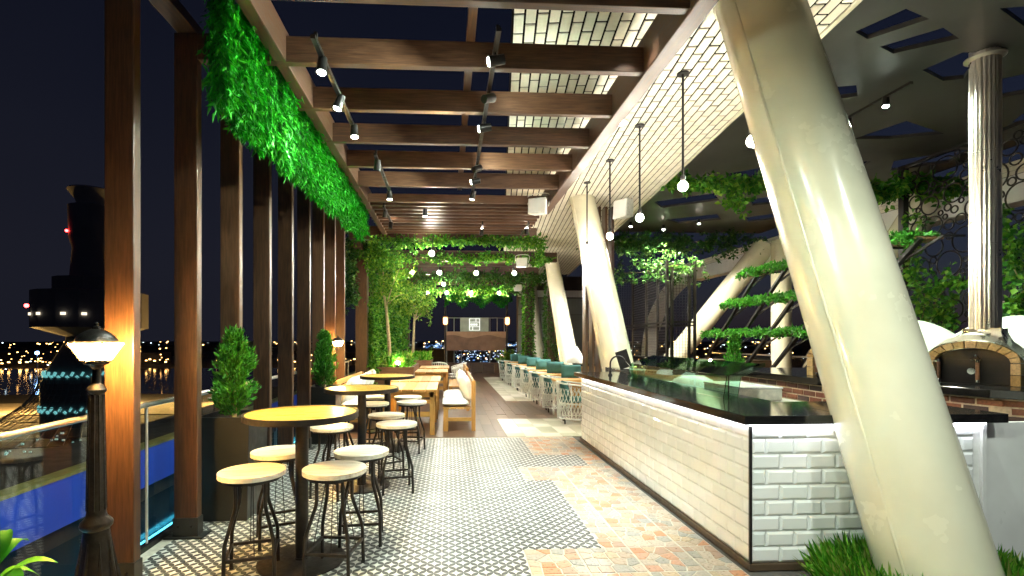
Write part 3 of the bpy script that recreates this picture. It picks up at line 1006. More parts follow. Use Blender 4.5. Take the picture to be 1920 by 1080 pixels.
# bricks left out at the niches; flat dark slabs stand for their shade
part('plinth', MB().prism([(x + .003, y + .003) for x, y in inn] + inb, 0.0, 0.998), 'mortar', bc, world=True)
rb = MB().box(-.100, .100, -.008, .03, -.029, .029, ch=.004).mesh('brick', 'red_brick')
for (p, q) in zip(inn[1:-1], inn[2:]):
    p, q = Vector(p), Vector(q)
    L = (q - p).length; d = (q - p).normalized(); ang = math.atan2(d.y, d.x)
    for r_ in range(6, 13):
        s = 0.11 + (0.11 if r_ % 2 else 0.0)
        while s < L:
            c = p + d * s
            niche = r_ < 10 and (L > 1.5) and (0.35 < s < 0.85 or 1.05 < s < 1.5)
            if not niche:
                piece('brick', rb, (c.x - 4.9, c.y - 5.9, 0.075 * r_ + .05), bc, rot=(0, 0, ang))
            s += 0.222
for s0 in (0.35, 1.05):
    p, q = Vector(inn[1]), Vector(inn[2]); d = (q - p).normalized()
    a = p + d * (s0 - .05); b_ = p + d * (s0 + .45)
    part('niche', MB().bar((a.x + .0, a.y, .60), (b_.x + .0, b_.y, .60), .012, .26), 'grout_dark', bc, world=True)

def oven(label, loc, face_deg, flue):
    t = thing('pizza_oven', label, 'oven', loc, math.radians(face_deg) + PI / 2, group='domed pizza ovens on the back counter')
    # local: mouth looks to -Y, dome behind at +Y
    IW, SPR, RISE, WT = 0.30, 0.24, 0.15, 0.075
    def arch(w, spr, rise, n=24):
        pts = []
        for i in range(n + 1):
            a = PI * i / n
            pts.append((-w * math.cos(a), spr + rise * math.sin(a)))
        return pts
    # arch bricks: each voussoir and each jamb block by itself
    nb = 11
    for i in range(nb):
        a0, a1 = PI * i / nb + .012, PI * (i + 1) / nb - .012
        def pt(a, o): return (-(IW + o) * math.cos(a), SPR + (RISE + o) * math.sin(a))
        poly = [pt(a0, 0), pt((a0 + a1) / 2, 0), pt(a1, 0), pt(a1, WT), pt((a0 + a1) / 2, WT), pt(a0, WT)]
        m_ = MB().prism(poly, 0, 0.11)
        m_.v = [(x, -z + 0.05, y) for x, y, z in m_.v]
        part('arch_brick', m_, 'oven_brick', t, bevel=.004)
    for s in (-1, 1):
        for j in range(2):
            x0, x1 = sorted((s * IW, s * (IW + WT)))
            part('jamb_brick', MB().box(x0, x1, -0.06, 0.05, 0.003 + j * .119, 0.115 + j * .119, ch=.004), 'oven_brick', t)
    # throat and doors
    m_ = MB().prism(arch(IW - .002, SPR, RISE) , 0, 0.02)
    m_.add([], [])
    poly = [(-(IW - .004), 0.0)] + arch(IW - .004, SPR, RISE - .004) + [(IW - .004, 0.0)]
    m_ = MB().prism(poly, 0, 0.02)
    m_.v = [(x, z + 0.02, y) for x, y, z in m_.v]
    dr = part('door', m_, 'black_metal', t, bevel=.003)
    for x in (-0.27, 0.05):
        h = part('handle', MB().tube([(x, -.035, .02), (x, -.035, .26)], .017, 12), 'box_wood', dr, smooth=40)
        for z in (.035, .25):
            part('ferrule', MB().tube([(x, -.035, z - .014), (x, -.035, z + .014)], .020, 12), 'chrome', dr, smooth=40)
    part('damper', MB().lathe([(0.0, 0.055), (0.012, .05), (0.015, .03), (0.05, .0), (0.05, -.012)], 16, (0.03, -.012, .27)), 'chrome', dr, smooth=40)
    part('gauge', MB().tube([(-.01, 0.018, .14), (-.01, 0.0, .14)], .035, 20), 'chrome', dr, smooth=40)
    part('hinge_bar', MB().bar((-.24, .012, .262), (.22, .012, .262), .008), 'black_metal', dr)
    # hood over the arch rising to the flue
    prof = [(-(IW + WT + .02), 0.0, .09), (-(IW + WT + .03), SPR + .05, .09)]
    n = 20
    lo = [(-(IW + WT + .02), 0.26)] + [(-(IW + WT + .01) * math.cos(PI * i / n), SPR + (RISE + WT + .012) * math.sin(PI * i / n)) for i in range(2, n - 1)] + [((IW + WT + .02), 0.26)]
    hi = [(0.06 + 0.15 * (-math.cos(PI * i / (len(lo) - 1))), 0.60) for i in range(len(lo))]
    mid = [(x * .72, .37 + (z - .3) * .75 + .03) for x, z in lo]
    hood = MB()
    k = len(lo)
    vs = []
    for row, (yf, yb) in zip((lo, lo, mid, hi), ((-.05, .30), (-.05, .30), (0.0, .26), (.02, .22))):
        for x, z in row: vs.append((x, yf, z))
    rows_ = []
    def row(pts, y): return [(x, y, z) for x, z in pts]
    R = [row(lo, -.055), row([(x * .86, z + .055) for x, z in lo], -.03), row(mid, .0), row([(x, .56) for x, z in hi], .03), row(hi, .03)]
    B = [row(lo, .32), row([(x * .86, z + .055) for x, z in lo], .30), row(mid, .27), row([(x, .56) for x, z in hi], .25), row(hi, .25)]
    def sheet(rowsx):
        vs = [v for r in rowsx for v in r]; w = len(rowsx[0])
        return vs, [(i * w + j, i * w + j + 1, (i + 1) * w + j + 1, (i + 1) * w + j) for i in range(len(rowsx) - 1) for j in range(w - 1)]
    hood.add(*sheet(R)); hood.add(*sheet(B))
    hood.add(*sheet([r for r in (R[0], B[0])]))
    hood.add(*sheet([R[-1], B[-1]]))
    for e in (0, -1):
        hood.add(*sheet([[r[e] for r in R], [r[e] for r in B]]))
    part('hood', hood, 'hood_steel', t, smooth=50)
    # dome: plastered half-egg behind
    prof = [(0.84 * math.cos(a), 0.78 * math.sin(a)) for a in [i * PI / 2 / 14 for i in range(15)]]
    part('dome', MB().lathe(prof, 48, (0, 1.58, 0.0)), 'oven_plaster', t, smooth=60)
    part('dome_neck', MB().lathe([(0.34 * math.cos(a), 0.46 * math.sin(a)) for a in [i * PI / 2 / 8 for i in range(9)]], 32, (0, .42, 0.0)), 'oven_plaster', t, smooth=60)
    if flue:
        rf_ = random.Random(2)
        nf = 44
        rad = [(.128 if i % 2 else .122) + rf_.uniform(-.001, .001) for i in range(nf)]  # flutes shaped in so the steel shows upright streaks of reflection
        ring = [(rad[i] * math.cos(2 * PI * i / nf) + .06, rad[i] * math.sin(2 * PI * i / nf) + .14) for i in range(nf)]
        fl = part('flue', MB().prism(ring, .59, 3.62), 'steel', t)
        part('flue_collar', MB().lathe([(.135, 0), (.17, .02), (.17, .035), (.13, .05)], 32, (.06, .14, 3.50)), 'steel', fl, smooth=40)
        for z in (1.5, 2.5):
            part('flue_seam', MB().lathe([(.1265, -.006), (.129, -.004), (.129, .004), (.1265, .006)], 32, (.06, .14, z)), 'steel', fl, smooth=40)
    return t
# directions the mouths look to, in degrees from +X
oven('domed white pizza oven with brick arch and tall steel flue at the far right', (5.64, 5.06, 1.086), 206, True)
oven('domed white pizza oven half hidden behind the foreground column', (5.0, 6.08, 1.086), 206, False)

# things on the back counter
pa = thing('tray_stack', 'low stack of steel trays at the corner of the black back counter', 'trays', (4.55, 7.75, 1.086))
for i in range(3):
    part('tray', MB().box(-.24, .24, -.14, .14, .003 + i * .03, .018 + i * .03, ch=.006), 'chrome', pa)
toa = thing('toaster', 'small rounded chrome toaster on the back counter', 'toaster', (3.45, 8.05, 1.086))
part('body', MB().box(-.19, .19, -.11, .11, .012, .20, ch=.05), 'chrome', toa, smooth=40)
part('lever', MB().box(.19, .215, -.02, .02, .11, .13), 'black_metal', toa)
part('slot', MB().box(-.12, .12, -.05, -.03, .196, .202), 'black_metal', toa)
part('foot', MB().box(-.15, .15, -.09, .09, 0, .013), 'pad_rubber', toa)
mc = thing('menu_stand', 'tilted black menu stand on the back counter beside the far end of the bar', 'menu stand', (2.95, 7.98, 1.086))
part('board', MB().bar((-.05, 0, .02), (-.14, 0, .30), .20, .012, up=(0, 1, 0)), 'black_metal', mc)
part('strut', MB().bar((.05, 0, .006), (-.09, 0, .16), .02, .01), 'chrome', mc)
part('base', MB().box(-.1, .1, -.1, .1, 0, .008), 'black_metal', mc)

# brown fins beside the second column
fn = thing('fin_screen', 'screen of upright brown timber fins behind the far end of the bar', 'screen', (3.0, 10.0, 0))
for i in range(5):
    part('fin', MB().box(2.78 + i * .135, 2.83 + i * .135, 9.95, 10.2, 0.0, 4.28), 'post_timber', fn, world=True, bevel=.004)

# brown planter boxes behind the bar
for k, (x0, x1, y, h, lb) in enumerate(((4.75, 6.35, 10.9, 1.12, 'wide dark brown planter box below the slanting pale column'), (6.42, 7.6, 11.3, 1.08, 'dark brown planter box right of the widest one, behind the back counter'))):
    t = thing('planter_box', lb, 'planter', ((x0 + x1) / 2, y, 0), group='brown planter boxes behind the bar')
    for i in range(4):
        part('board', MB().box(x0, x1, y, y + .03, i * h / 4 + .003, (i + 1) * h / 4 - .003, ch=.003), 'beam_timber', t, world=True)
    part('side', MB().box(x0, x1, y + .031, y + .5, 0, h - .02), 'black_metal', t, world=True)
    part('soil', MB().box(x0 + .02, x1 - .02, y + .05, y + .48, h - .019, h - .004), 'soil', t, world=True)

# steel mesh frame
rk = thing('mesh_frame', 'black steel frame with wire mesh panels beside the far planters', 'frame', (5.9, 12.6, 0))
A, B_, C_ = (6.35, 12.5), (5.62, 12.5), (6.05, 16.0)
D_ = (5.35, 16.0)
for (x, y, h) in ((*A, 3.62), (*B_, 3.62), (*C_, 3.55), (*D_, 3.55), (6.2, 12.5, 3.55), (5.75, 12.5, 3.55), (5.72, 13.3, 3.5), (5.85, 14.4, 3.5)):
    part('post', MB().box(x - .03, x + .03, y - .03, y + .03, 0, h), 'black_metal', rk, world=True)
for z in (1.05, 1.93, 2.02, 3.5):
    for p, q in ((A, B_), (B_, C_), (C_, D_)):
        part('rail', MB().bar((*p, z), (*q, z), .04), 'black_metal', rk, world=True)
for p, q in ((A, B_), (B_, C_), (C_, D_)):
    w = MB()
    L = math.hypot(q[0] - p[0], q[1] - p[1])
    n = int(L / .075)
    for i in range(1, n):
        t_ = i / n
        x, y = p[0] + (q[0] - p[0]) * t_, p[1] + (q[1] - p[1]) * t_
        w.bar((x, y, 1.05), (x, y, 3.5), .006)
    for j in range(1, 32):
        w.bar((*p, 1.05 + j * .0766), (*q, 1.05 + j * .0766), .006)
    part('wire_mesh', w, 'black_metal', rk, world=True)

# stepped plant shelves on slanted brackets, parallel to the terrace edge
sh = thing('shelf_rack', 'black rack of slanted brackets carrying three stepped plant shelves', 'shelf rack', (6.85, 9.5, 0))
levels = ((1.66, 7.9, 12.7, 6.62), (2.36, 7.9, 11.7, 6.62), (3.00, 6.7, 11.0, 6.62))
for z, y0, y1, x in levels:
    part('shelf', MB().box(x, x + .42, y0, y1, z, z + .035), 'box_wood', sh, world=True, bevel=.004)
for k in range(5):
    yt = 10.35 - .92 * k
    for x in (6.66, ):
        part('bracket', MB().bar((x, yt, 3.0), (x, yt + 3.4, 0.0), .07, .05), 'black_metal', sh, world=True)
        for z in (1.66, 2.36, 3.0):
            g = MB()
            yy = yt + (3.0 - z) * 3.4 / 3.0
            g.bar((x + .03, yy - .30, z - .02), (x + .03, yy + .25, z - .25), .03)
            g.bar((x + .03, yy - .28, z - .02), (x + .35, yy - .28, z - .02), .03)
            part('gusset', g, 'black_metal', sh, world=True)
for k, (z, y0, y1, x) in enumerate(levels):
    lb = ['trailing green plants on the lowest stepped shelf', 'trailing green plants on the middle stepped shelf', 'trailing green plants on the top stepped shelf'][k]
    t = thing('shelf_plants', lb, 'plants', (x + .2, (y0 + y1) / 2, z + .036), group='plants on the stepped shelves')
    n = 5200
    yy = RNG.uniform(y0, y1, n)
    c = np.stack([RNG.uniform(-.24, .16, n), yy - (y0 + y1) / 2, np.abs(RNG.normal(size=n)) * .035 + .01 + .02 * np.sin(yy * 9) - (RNG.random(n) < .25) * RNG.random(n) * .09], 1)
    c[c[:, 2] < 0.0, 0] = -.22 + RNG.normal(size=(c[:, 2] < 0).sum()) * .02
    d = RNG.normal(size=(n, 3)); d[:, 2] += .2
    part('leaves', leaf_mesh('leaves', 'leaf_cypress', c, d, RNG.uniform(.05, .10, n)), None, t)
    part('soil_strip', MB().box(-.18, .18, -(y1 - y0) / 2 + .03, (y1 - y0) / 2 - .03, 0, .015), 'soil', t)

# ring screen
rg = thing('ring_screen', 'black screen of welded rings with ivy beside the steel flue', 'screen', (8.0, 6.6, 0))
part('post', MB().box(7.95, 8.05, 8.28, 8.38, 0.0, 4.62), 'black_metal', rg, world=True)
part('top_rail', MB().box(7.97, 8.03, 4.6, 8.28, 4.57, 4.62), 'black_metal', rg, world=True)
part('bottom_rail', MB().box(7.97, 8.03, 4.6, 8.28, 1.09, 1.14), 'black_metal', rg, world=True)
ring_me = {}
def ring_mesh(r):
    if r not in ring_me:
        ring_me[r] = MB().tube([(0, r * math.cos(2 * PI * i / 22), r * math.sin(2 * PI * i / 22)) for i in range(22)], .0125, 5, closed=True).mesh('ring', 'black_metal', 50)
    return ring_me[r]
rr = random.Random(3)
placed = []
for r, tries in ((.20, 60), (.15, 200), (.11, 500), (.08, 1200), (.055, 3000), (.038, 4500)):
    for _ in range(tries):
        y, z = rr.uniform(4.65 + r, 8.26 - r), rr.uniform(1.16 + r, 4.55 - r)
        if all((y - a) ** 2 + (z - b) ** 2 > (r + q + .012) ** 2 for a, b, q in placed):
            placed.append((y, z, r))
# keep those the camera side can see
placed.sort(key=lambda p: -p[0])
for (y, z, r) in placed[:290]:
    piece('ring', ring_mesh(r), (0, y - 6.6, z), rg)
for k, (lb, pts, n, sp) in enumerate((
    ('ivy climbing the post side of the ring screen', [(7.92, 8.1, 3.5), (7.92, 8.15, 2.8), (7.92, 7.85, 2.3), (7.92, 8.0, 1.6)], 620, (.03, .13, .17)),
    ('ivy spilling over the ring screen right of the steel flue', [(7.92, 6.75, 3.3), (7.92, 6.6, 2.7), (7.92, 6.45, 2.2), (7.92, 6.6, 1.6)], 800, (.03, .12, .2)),
    ('ivy sprays low on the ring screen left of the steel flue', [(7.92, 7.3, 2.6), (7.92, 7.7, 2.1), (7.92, 7.4, 1.7)], 460, (.03, .12, .10)))):
    t = thing('ivy', lb, 'ivy', pts[-1], group='ivy on the ring screen')
    c, d, s = clumps(n, pts, sp, 10, .5, (.06, .11))
    part('leaves', leaf_mesh('leaves', 'leaf_ivy', c, d, s, .8), None, t, world=True)
    part('stems', MB().tube(polyline(pts, 16), .006, 5), 'stem', t, world=True)

# conifer behind the back counter
# ================================================================== conifers in tall planters
def conifer(label, loc, h, w, box=None, group='clipped conifers in tall black planters', n=5200):
    t = thing('conifer', label, 'conifer', loc, group=group)
    nb = 150
    C, D, S = [], [], []
    tw = MB()
    for i in range(nb):
        z = h * (0.08 + 0.86 * RNG.random() ** 0.85)
        fr = z / h
        rmax = w * (min(1, fr / .22) ** .6) * (1 - fr) ** .62 * 1.15
        a = RNG.random() * 2 * PI
        r = rmax * (0.35 + .65 * RNG.random() ** .5) * (1 + .22 * math.sin(3 * a + h * 9) + .14 * math.sin(7 * a + z * 6))
        tip = np.array([math.cos(a) * r, math.sin(a) * r, z + .18 * h * (.3 + RNG.random() * .5) * (1 - fr * .6)])
        base = np.array([math.cos(a) * r * .25, math.sin(a) * r * .25, max(.02, z - .12 * h)])
        m = n // nb
        u = RNG.random((m, 1)) ** .7
        c = base + (tip - base) * u + RNG.normal(size=(m, 3)) * .016
        d = (tip - base)[None] / np.linalg.norm(tip - base) + RNG.normal(size=(m, 3)) * .45
        C.append(c); D.append(d); S.append(RNG.uniform(.03, .08, m))
        if i % 3 == 0:
            tw.tube([base * np.array([.3, .3, 1]), base, tip * .9 + base * .1], [.006, .004, .002], 4)
    part('crown', leaf_mesh('crown', 'leaf_cypress', np.concatenate(C), np.concatenate(D), np.concatenate(S), .32), None, t)
    part('twigs', tw, 'stem', t)
    part('trunk', MB().tube([(0, 0, -.04), (.01, 0, h * .4), (0, .01, h * .8)], [.022, .016, .005], 8), 'bark', t, smooth=50)
    return t
def tall_planter(label, x, y, w, h):
    t = thing('tall_planter', label, 'planter', (x, y, 0), group='tall black planters between the posts')
    a, b = w / 2 - .03, w / 2
    o = MB()
    o.add([(-a, -a, 0), (a, -a, 0), (a, a, 0), (-a, a, 0), (-b, -b, h), (b, -b, h), (b, b, h), (-b, b, h),
           (-b + .02, -b + .02, h), (b - .02, -b + .02, h), (b - .02, b - .02, h), (-b + .02, b - .02, h),
           (-b + .03, -b + .03, h - .05), (b - .03, -b + .03, h - .05), (b - .03, b - .03, h - .05), (-b + .03, b - .03, h - .05)],
          [(3, 2, 1, 0), (0, 1, 5, 4), (1, 2, 6, 5), (2, 3, 7, 6), (3, 0, 4, 7), (4, 5, 9, 8), (5, 6, 10, 9), (6, 7, 11, 10), (7, 4, 8, 11),
           (8, 9, 13, 12), (9, 10, 14, 13), (10, 11, 15, 14), (11, 8, 12, 15)])
    part('pot', o, 'planter_black', t, bevel=.004)
    part('soil', MB().box(-b + .025, b - .025, -b + .025, b - .025, h - .06, h - .04), 'soil', t)
tall_planter('tall black planter between the second and third timber posts', -1.94, 4.58, .46, .90)
conifer('bright green conifer in the nearest tall black planter', (-1.93, 4.58, .86), .80, .21)
tall_planter('tall black planter farther back, beyond the sixth timber post', -1.90, 7.72, .44, .86)
conifer('bright green conifer in the farther tall planter, beside the wall lantern', (-1.90, 7.72, .82), .88, .20)
conifer('dark conifer standing behind the black back counter, under the lowest plant shelf', (6.05, 10.2, .3), 1.45, .27, group='conifers behind the bar', n=4200)

# ================================================================== bar tables and stools
def round_table(label, x, y):
    t = thing('bar_table', label, 'table', (x, y, 0), random.uniform(0, PI), group='round bar tables')
    part('base', MB().lathe([(0.30, 0), (0.30, .010), (.285, .014), (0.05, .020), (0.05, .03)], 48), 'bronze_metal', t, smooth=30)
    part('pedestal', MB().lathe([(.045, .02), (.045, 1.0), (.09, 1.005), (.09, 1.012)], 24), 'bronze_metal', t, smooth=30)
    part('rim', MB().lathe([(.375, 1.012), (.392, 1.012), (.392, 1.052), (.375, 1.052), (.375, 1.012)], 56, cap=False), 'bronze_metal', t, smooth=30)
    for i in range(6):
        y0, y1 = -.372 + i * .124, -.372 + (i + 1) * .124 - .0015
        poly = []
        def half(yy): return math.sqrt(max(0.0, .3735 ** 2 - yy ** 2))
        ys = [y0 + (y1 - y0) * k / 8 for k in range(9)]
        poly = [(half(yy), yy) for yy in ys] + [(-half(yy), yy) for yy in ys[::-1]]
        clean = []
        for p in poly:
            if not clean or (abs(p[0] - clean[-1][0]) + abs(p[1] - clean[-1][1])) > 1e-4: clean.append(p)
        part('top_plank', MB().prism(clean, 1.014, 1.049), 'table_wood', t)
    return t
round_table('round wooden bar table on black pedestal, nearest to the camera', -1.04, 3.58)
round_table('round wooden bar table on black pedestal, middle of the three', -0.93, 5.38)
round_table('round wooden bar table on black pedestal, farthest of the three', -0.88, 7.20)

SH = 0.70
def make_stool():
    t = thing('bar_stool', 'x', 'stool', (0, 0, 0), 0, 'white-topped bar stools')
    for i in range(5):
        y0, y1 = -.208 + i * .0832, -.208 + (i + 1) * .0832 - .0012
        def half(yy): return math.sqrt(max(0.0, .21 ** 2 - yy ** 2))
        ys = [y0 + (y1 - y0) * k / 8 for k in range(9)]
        poly = [(half(yy), yy) for yy in ys] + [(-half(yy), yy) for yy in ys[::-1]]
        clean = []
        for p in poly:
            if not clean or (abs(p[0] - clean[-1][0]) + abs(p[1] - clean[-1][1])) > 1e-4: clean.append(p)
        part('seat_plank', MB().prism(clean, SH - .030, SH), 'seat_wood', t)
    part('seat_ring', MB().lathe([(.165, SH - .055), (.185, SH - .055), (.185, SH - .031), (.165, SH - .031)], 32), 'black_metal', t, smooth=30)
    for k in range(4):
        a = PI / 4 + k * PI / 2
        ca, sa = math.cos(a), math.sin(a)
        pts = [(r * ca, r * sa, z) for r, z in ((.125, SH - .05), (.125, SH - .20), (.128, SH - .225), (.136, SH - .25), (.192, SH - .40), (.201, SH - .425), (.205, SH - .455), (.212, .008))]
        lg = part('leg', MB().tube(pts, .0125, 8), 'bronze_metal', t, smooth=50)
        part('foot', MB().tube([(.21 * ca, .21 * sa, 0), (.21 * ca, .21 * sa, .014)], .0145, 8), 'pad_rubber', lg)
    for k in range(4):
        a, b = PI / 4 + k * PI / 2, PI / 4 + (k + 1) * PI / 2
        part('foot_rail', MB().bar((.203 * math.cos(a), .203 * math.sin(a), .17), (.203 * math.cos(b), .203 * math.sin(b), .17), .018, .018), 'bronze_metal', t)
    for k in range(4):
        a = k * PI / 2 + .2
        part('tie_rod', MB().tube([(.05 * math.cos(a), .05 * math.sin(a), SH - .05), (.14 * math.cos(a), .14 * math.sin(a), .17)], .003, 5), 'bronze_metal', t)
    part('hub', MB().tube([(0, 0, SH - .10), (0, 0, SH - .032)], .028, 12), 'black_metal', t, smooth=40)
    return t
stools = [
 (-1.30, 3.36, 'front left stool of the nearest round bar table'),
 (-0.77, 3.40, 'front right stool of the nearest round bar table'),
 (-1.32, 3.95, 'back left stool of the nearest round bar table'),
 (-0.68, 3.92, 'back right stool of the nearest round bar table'),
 (-1.17, 5.05, 'front left stool of the middle round bar table'),
 (-0.54, 5.20, 'front right stool of the middle round bar table'),
 (-0.72, 5.80, 'back right stool of the middle round bar table'),
 (-1.26, 5.80, 'back left stool of the middle round bar table'),
 (-1.03, 6.88, 'front left stool of the farthest round bar table'),
 (-0.52, 7.00, 'front right stool of the farthest round bar table'),
 (-0.62, 7.62, 'back right stool of the farthest round bar table'),
 (-1.14, 7.66, 'back left stool of the farthest round bar table')]
st0 = make_stool()
for i, (x, y, lb) in enumerate(stools):
    o = st0 if i == 0 else copy_tree(st0)
    o.location = (x, y, 0)
    o.rotation_euler = (0, 0, [0.25, -0.15, .4, .1, -.3, .2, .5, 0, .3, -.2, .1, .6][i])
    o['label'] = 'white-topped stool, ' + lb

# ================================================================== dining tables and benches
def dining(label, x0, x1, y0, y1):
    t = thing('dining_table', label, 'table', ((x0 + x1) / 2, (y0 + y1) / 2, 0), group='pine plank dining tables')
    n = 5; w = (x1 - x0) / n
    for i in range(n):
        part('top_plank', MB().box(x0 + i * w + .003, x0 + (i + 1) * w - .003, y0, y1, .715, .755, ch=.004), 'pine', t, world=True)
    for (x, y) in ((x0 + .08, y0 + .1), (x1 - .08, y0 + .1), (x0 + .08, y1 - .1), (x1 - .08, y1 - .1)):
        part('leg', MB().box(x - .04, x + .04, y - .04, y + .04, 0, .714, ch=.004), 'pine_leg', t, world=True)
    ap = MB().box(x0 + .06, x1 - .06, y0 + .06, y0 + .085, .62, .713)
    ap.box(x0 + .06, x1 - .06, y1 - .085, y1 - .06, .62, .713)
    part('apron', ap, 'pine_x', t, world=True)
    part('stretcher', MB().box(x0 + .125, x1 - .125, y0 + .08, y0 + .12, .30, .38), 'pine_x', t, world=True)
dining('long pine plank dining table nearest to the round tables', -1.15, -0.19, 8.10, 9.55)
dining('long pine plank dining table, second along the sofa row', -1.15, -0.17, 9.75, 11.2)
dining('long pine plank dining table, third along the row, past the planter', -0.95, -0.02, 12.5, 13.8)
dining('long pine plank dining table farthest down the row', -0.85, 0.02, 14.3, 15.7)

def cushion(mb, c, sx, sy, sz, rot=None):
    n = 8
    vs, fs = [], []
    for s in (1, -1):
        for j in range(n + 1):
            for i in range(n + 1):
                u, v = i / n * 2 - 1, j / n * 2 - 1
                k = (1 - u ** 4) * (1 - v ** 4)
                e = 1 - .06 * (1 - abs(u)) * 0 
                pin = 1 - .07 * (u * u * v * v)
                p = Vector((u * sx / 2 * (1 - .05 * v * v * (1 - u * u)) , v * sy / 2 * (1 - .05 * u * u * (1 - v * v)), s * (sz / 2) * (k ** .55) + .0008 * s))
                if rot is not None: p = rot @ p
                vs.append(p + Vector(c))
    m = (n + 1) ** 2
    for s in (0, 1):
        for j in range(n):
            for i in range(n):
                a = s * m + j * (n + 1) + i
                q = (a, a + 1, a + n + 2, a + n + 1)
                fs.append(q if s == 0 else q[::-1])
    for i in range(n):
        for (a, b) in ((i, i + 1), (n * (n + 1) + i + 1, n * (n + 1) + i), ((i + 1) * (n + 1), i * (n + 1)), (i * (n + 1) + n, (i + 1) * (n + 1) + n)):
            fs.append((b, a, a + m, b + m))
    return mb.add(vs, fs)

def bench(label, x0, x1, y0, y1, back_right=True, cat='bench', name='bench'):
    t = thing(name, label, cat, ((x0 + x1) / 2, (y0 + y1) / 2, 0), group='pine benches with white cushions')
    bx0, bx1 = (x1 - .07, x1) if back_right else (x0, x0 + .07)
    n = 4; w = (x1 - x0 - .08) / n
    xs = x0 if back_right else x0 + .08
    for i in range(n):
        part('seat_plank', MB().box(xs + i * w + .003, xs + (i + 1) * w - .003, y0, y1, .375, .405, ch=.003), 'pine', t, world=True)
    for y in (y0 + .04, y1 - .04):
        fx = x0 + .05 if back_right else x1 - .05
        part('leg', MB().box(fx - .04, fx + .04, y - .035, y + .035, 0, .374, ch=.004), 'pine_leg', t, world=True)
        part('back_post', MB().box(bx0, bx1, y - .035, y + .035, 0, .86, ch=.006), 'pine_leg', t, world=True)
        part('side_rail', MB().box(x0 + .092 if back_right else x0 + .072, x1 - .072 if back_right else x1 - .092, y - .02, y + .02, .17, .23), 'pine_x', t, world=True)
    for z in (.50, .66, .78):
        part('back_slat', MB().box(bx0 + .02, bx1 - .02, y0 + .076, y1 - .076, z, z + .09, ch=.004), 'pine', t, world=True)
    return t
bench('pine bench with white seat pads, its end facing the camera', -0.10, .46, 8.48, 11.0)
bench('pine bench farther back on the aisle side of the tables', 0.0, .50, 12.4, 14.6)
bench('low pine sofa bench along the posts on the left', -1.95, -1.32, 8.45, 11.1, False)

def pillow(name, label, cat, c, s, rot, mat='cushion_white', group=None):
    t = bpy.data.objects.new(name, cushion(MB(), (0, 0, 0), *s).mesh(name, mat, 80))
    t.location = c
    t.rotation_euler = rot
    link(t)
    return tag(t, label, cat, group)
G1 = 'white seat pads and pillows on the pine seats'
for i, (y, lb) in enumerate(((9.0, 'white seat pad on the near end of the pine bench'), (10.1, 'white seat pad on the far half of the near pine bench'))):
    pillow('seat_pad', lb, 'cushion', (.12, y, .465), (.46, .98, .13), (0, 0, 0), group=G1)
pillow('pillow', 'white pillow at the near end of the bench, leaning on its slatted back', 'pillow', (.30, 8.95, .72), (.50, .50, .20), (0, math.radians(72), math.radians(6)), group=G1)
pillow('pillow', 'white pillow behind the first one on the same bench', 'pillow', (.29, 10.0, .72), (.50, .52, .20), (0, math.radians(70), math.radians(-5)), group=G1)
pillow('seat_pad', 'white seat pad on the near end of the low sofa bench', 'cushion', (-1.58, 9.05, .465), (.50, 1.1, .13), (0, 0, 0), group=G1)
pillow('seat_pad', 'white seat pad on the far half of the low sofa bench', 'cushion', (-1.58, 10.3, .465), (.50, 1.1, .13), (0, 0, 0), group=G1)
for i, (x, y, lb) in enumerate(((-1.70, 8.85, 'white pillow at the near corner of the sofa bench'), (-1.70, 9.45, 'white pillow second from the near end of the sofa bench'), (-1.70, 10.2, 'white pillow third along the sofa bench'), (-1.70, 10.8, 'white pillow at the far end of the sofa bench'))):
    pillow('pillow', lb, 'pillow', (x, y, .70), (.48, .52, .18), (0, math.radians(-68), math.radians(-8 + 7 * i)), group=G1)

# ================================================================== white lattice chairs and small tables on the right
def make_lattice():
    t = thing('lattice_chair', 'x', 'chair', (0, 0, 0), 0, 'white lattice tub chairs')
    R0, R1, Z0, Z1 = .27, .33, .10, .70
    a0, a1 = math.radians(-150), math.radians(150)       # open towards +X, round back towards -X
    def P(a, z):
        f = (z - Z0) / (Z1 - Z0)
        r = R0 + (R1 - R0) * f
        return (-r * math.cos(a), r * math.sin(a), z + .07 * f * (math.cos(a) * .5 + .5))
    for nm, z, r in (('top_rim', Z1, .016), ('bottom_rim', Z0, .014), ('mid_rim', .36, .010)):
        part(nm, MB().tube([P(a0 + (a1 - a0) * i / 28, z) for i in range(29)], r, 8), 'wicker_white', t, smooth=50)
    lat = MB()
    for i in range(22):
        s = a0 + (a1 - a0) * i / 22
        for sg in (1, -1):
            pts = []
            for k in range(9):
                a = s + sg * .62 * k / 8 + (.0 if sg > 0 else 0.62)
                if a0 <= a <= a1: pts.append(P(a, Z0 + (Z1 - Z0) * .82 * k / 8 + .02))
            if len(pts) > 1: lat.tube(pts, .006, 4)
    part('lattice', lat, 'wicker_white', t)
    for a in (a0, math.radians(-75), 0, math.radians(75), a1):
        part('upright', MB().tube([P(a, Z0), P(a, Z1)], .012, 6), 'wicker_white', t)
    for a in (math.radians(-130), math.radians(-45), math.radians(45), math.radians(130)):
        p = P(a, Z0)
        part('foot', MB().tube([(p[0] * .95, p[1] * .95, 0), p], [.014, .014], 8), 'bronze_metal', t)
    part('seat', MB().lathe([(.0, .40), (.25, .40), (.27, .42), (.27, .46), (.24, .48), (0, .485)], 28), 'cushion_teal', t, smooth=50)
    bc_ = cushion(MB(), (0, 0, 0), .32, .44, .15)
    o = part('back_cushion', bc_, 'cushion_teal', t, smooth=80)
    o.location = (-.17, 0, .63); o.rotation_euler = (0, math.radians(78), 0)
    return t
ch0 = make_lattice()
CH = [(2.36, 9.25), (2.34, 10.75), (2.32, 12.15), (2.32, 13.6), (2.30, 15.2), (2.28, 17.0), (2.25, 19.0)]
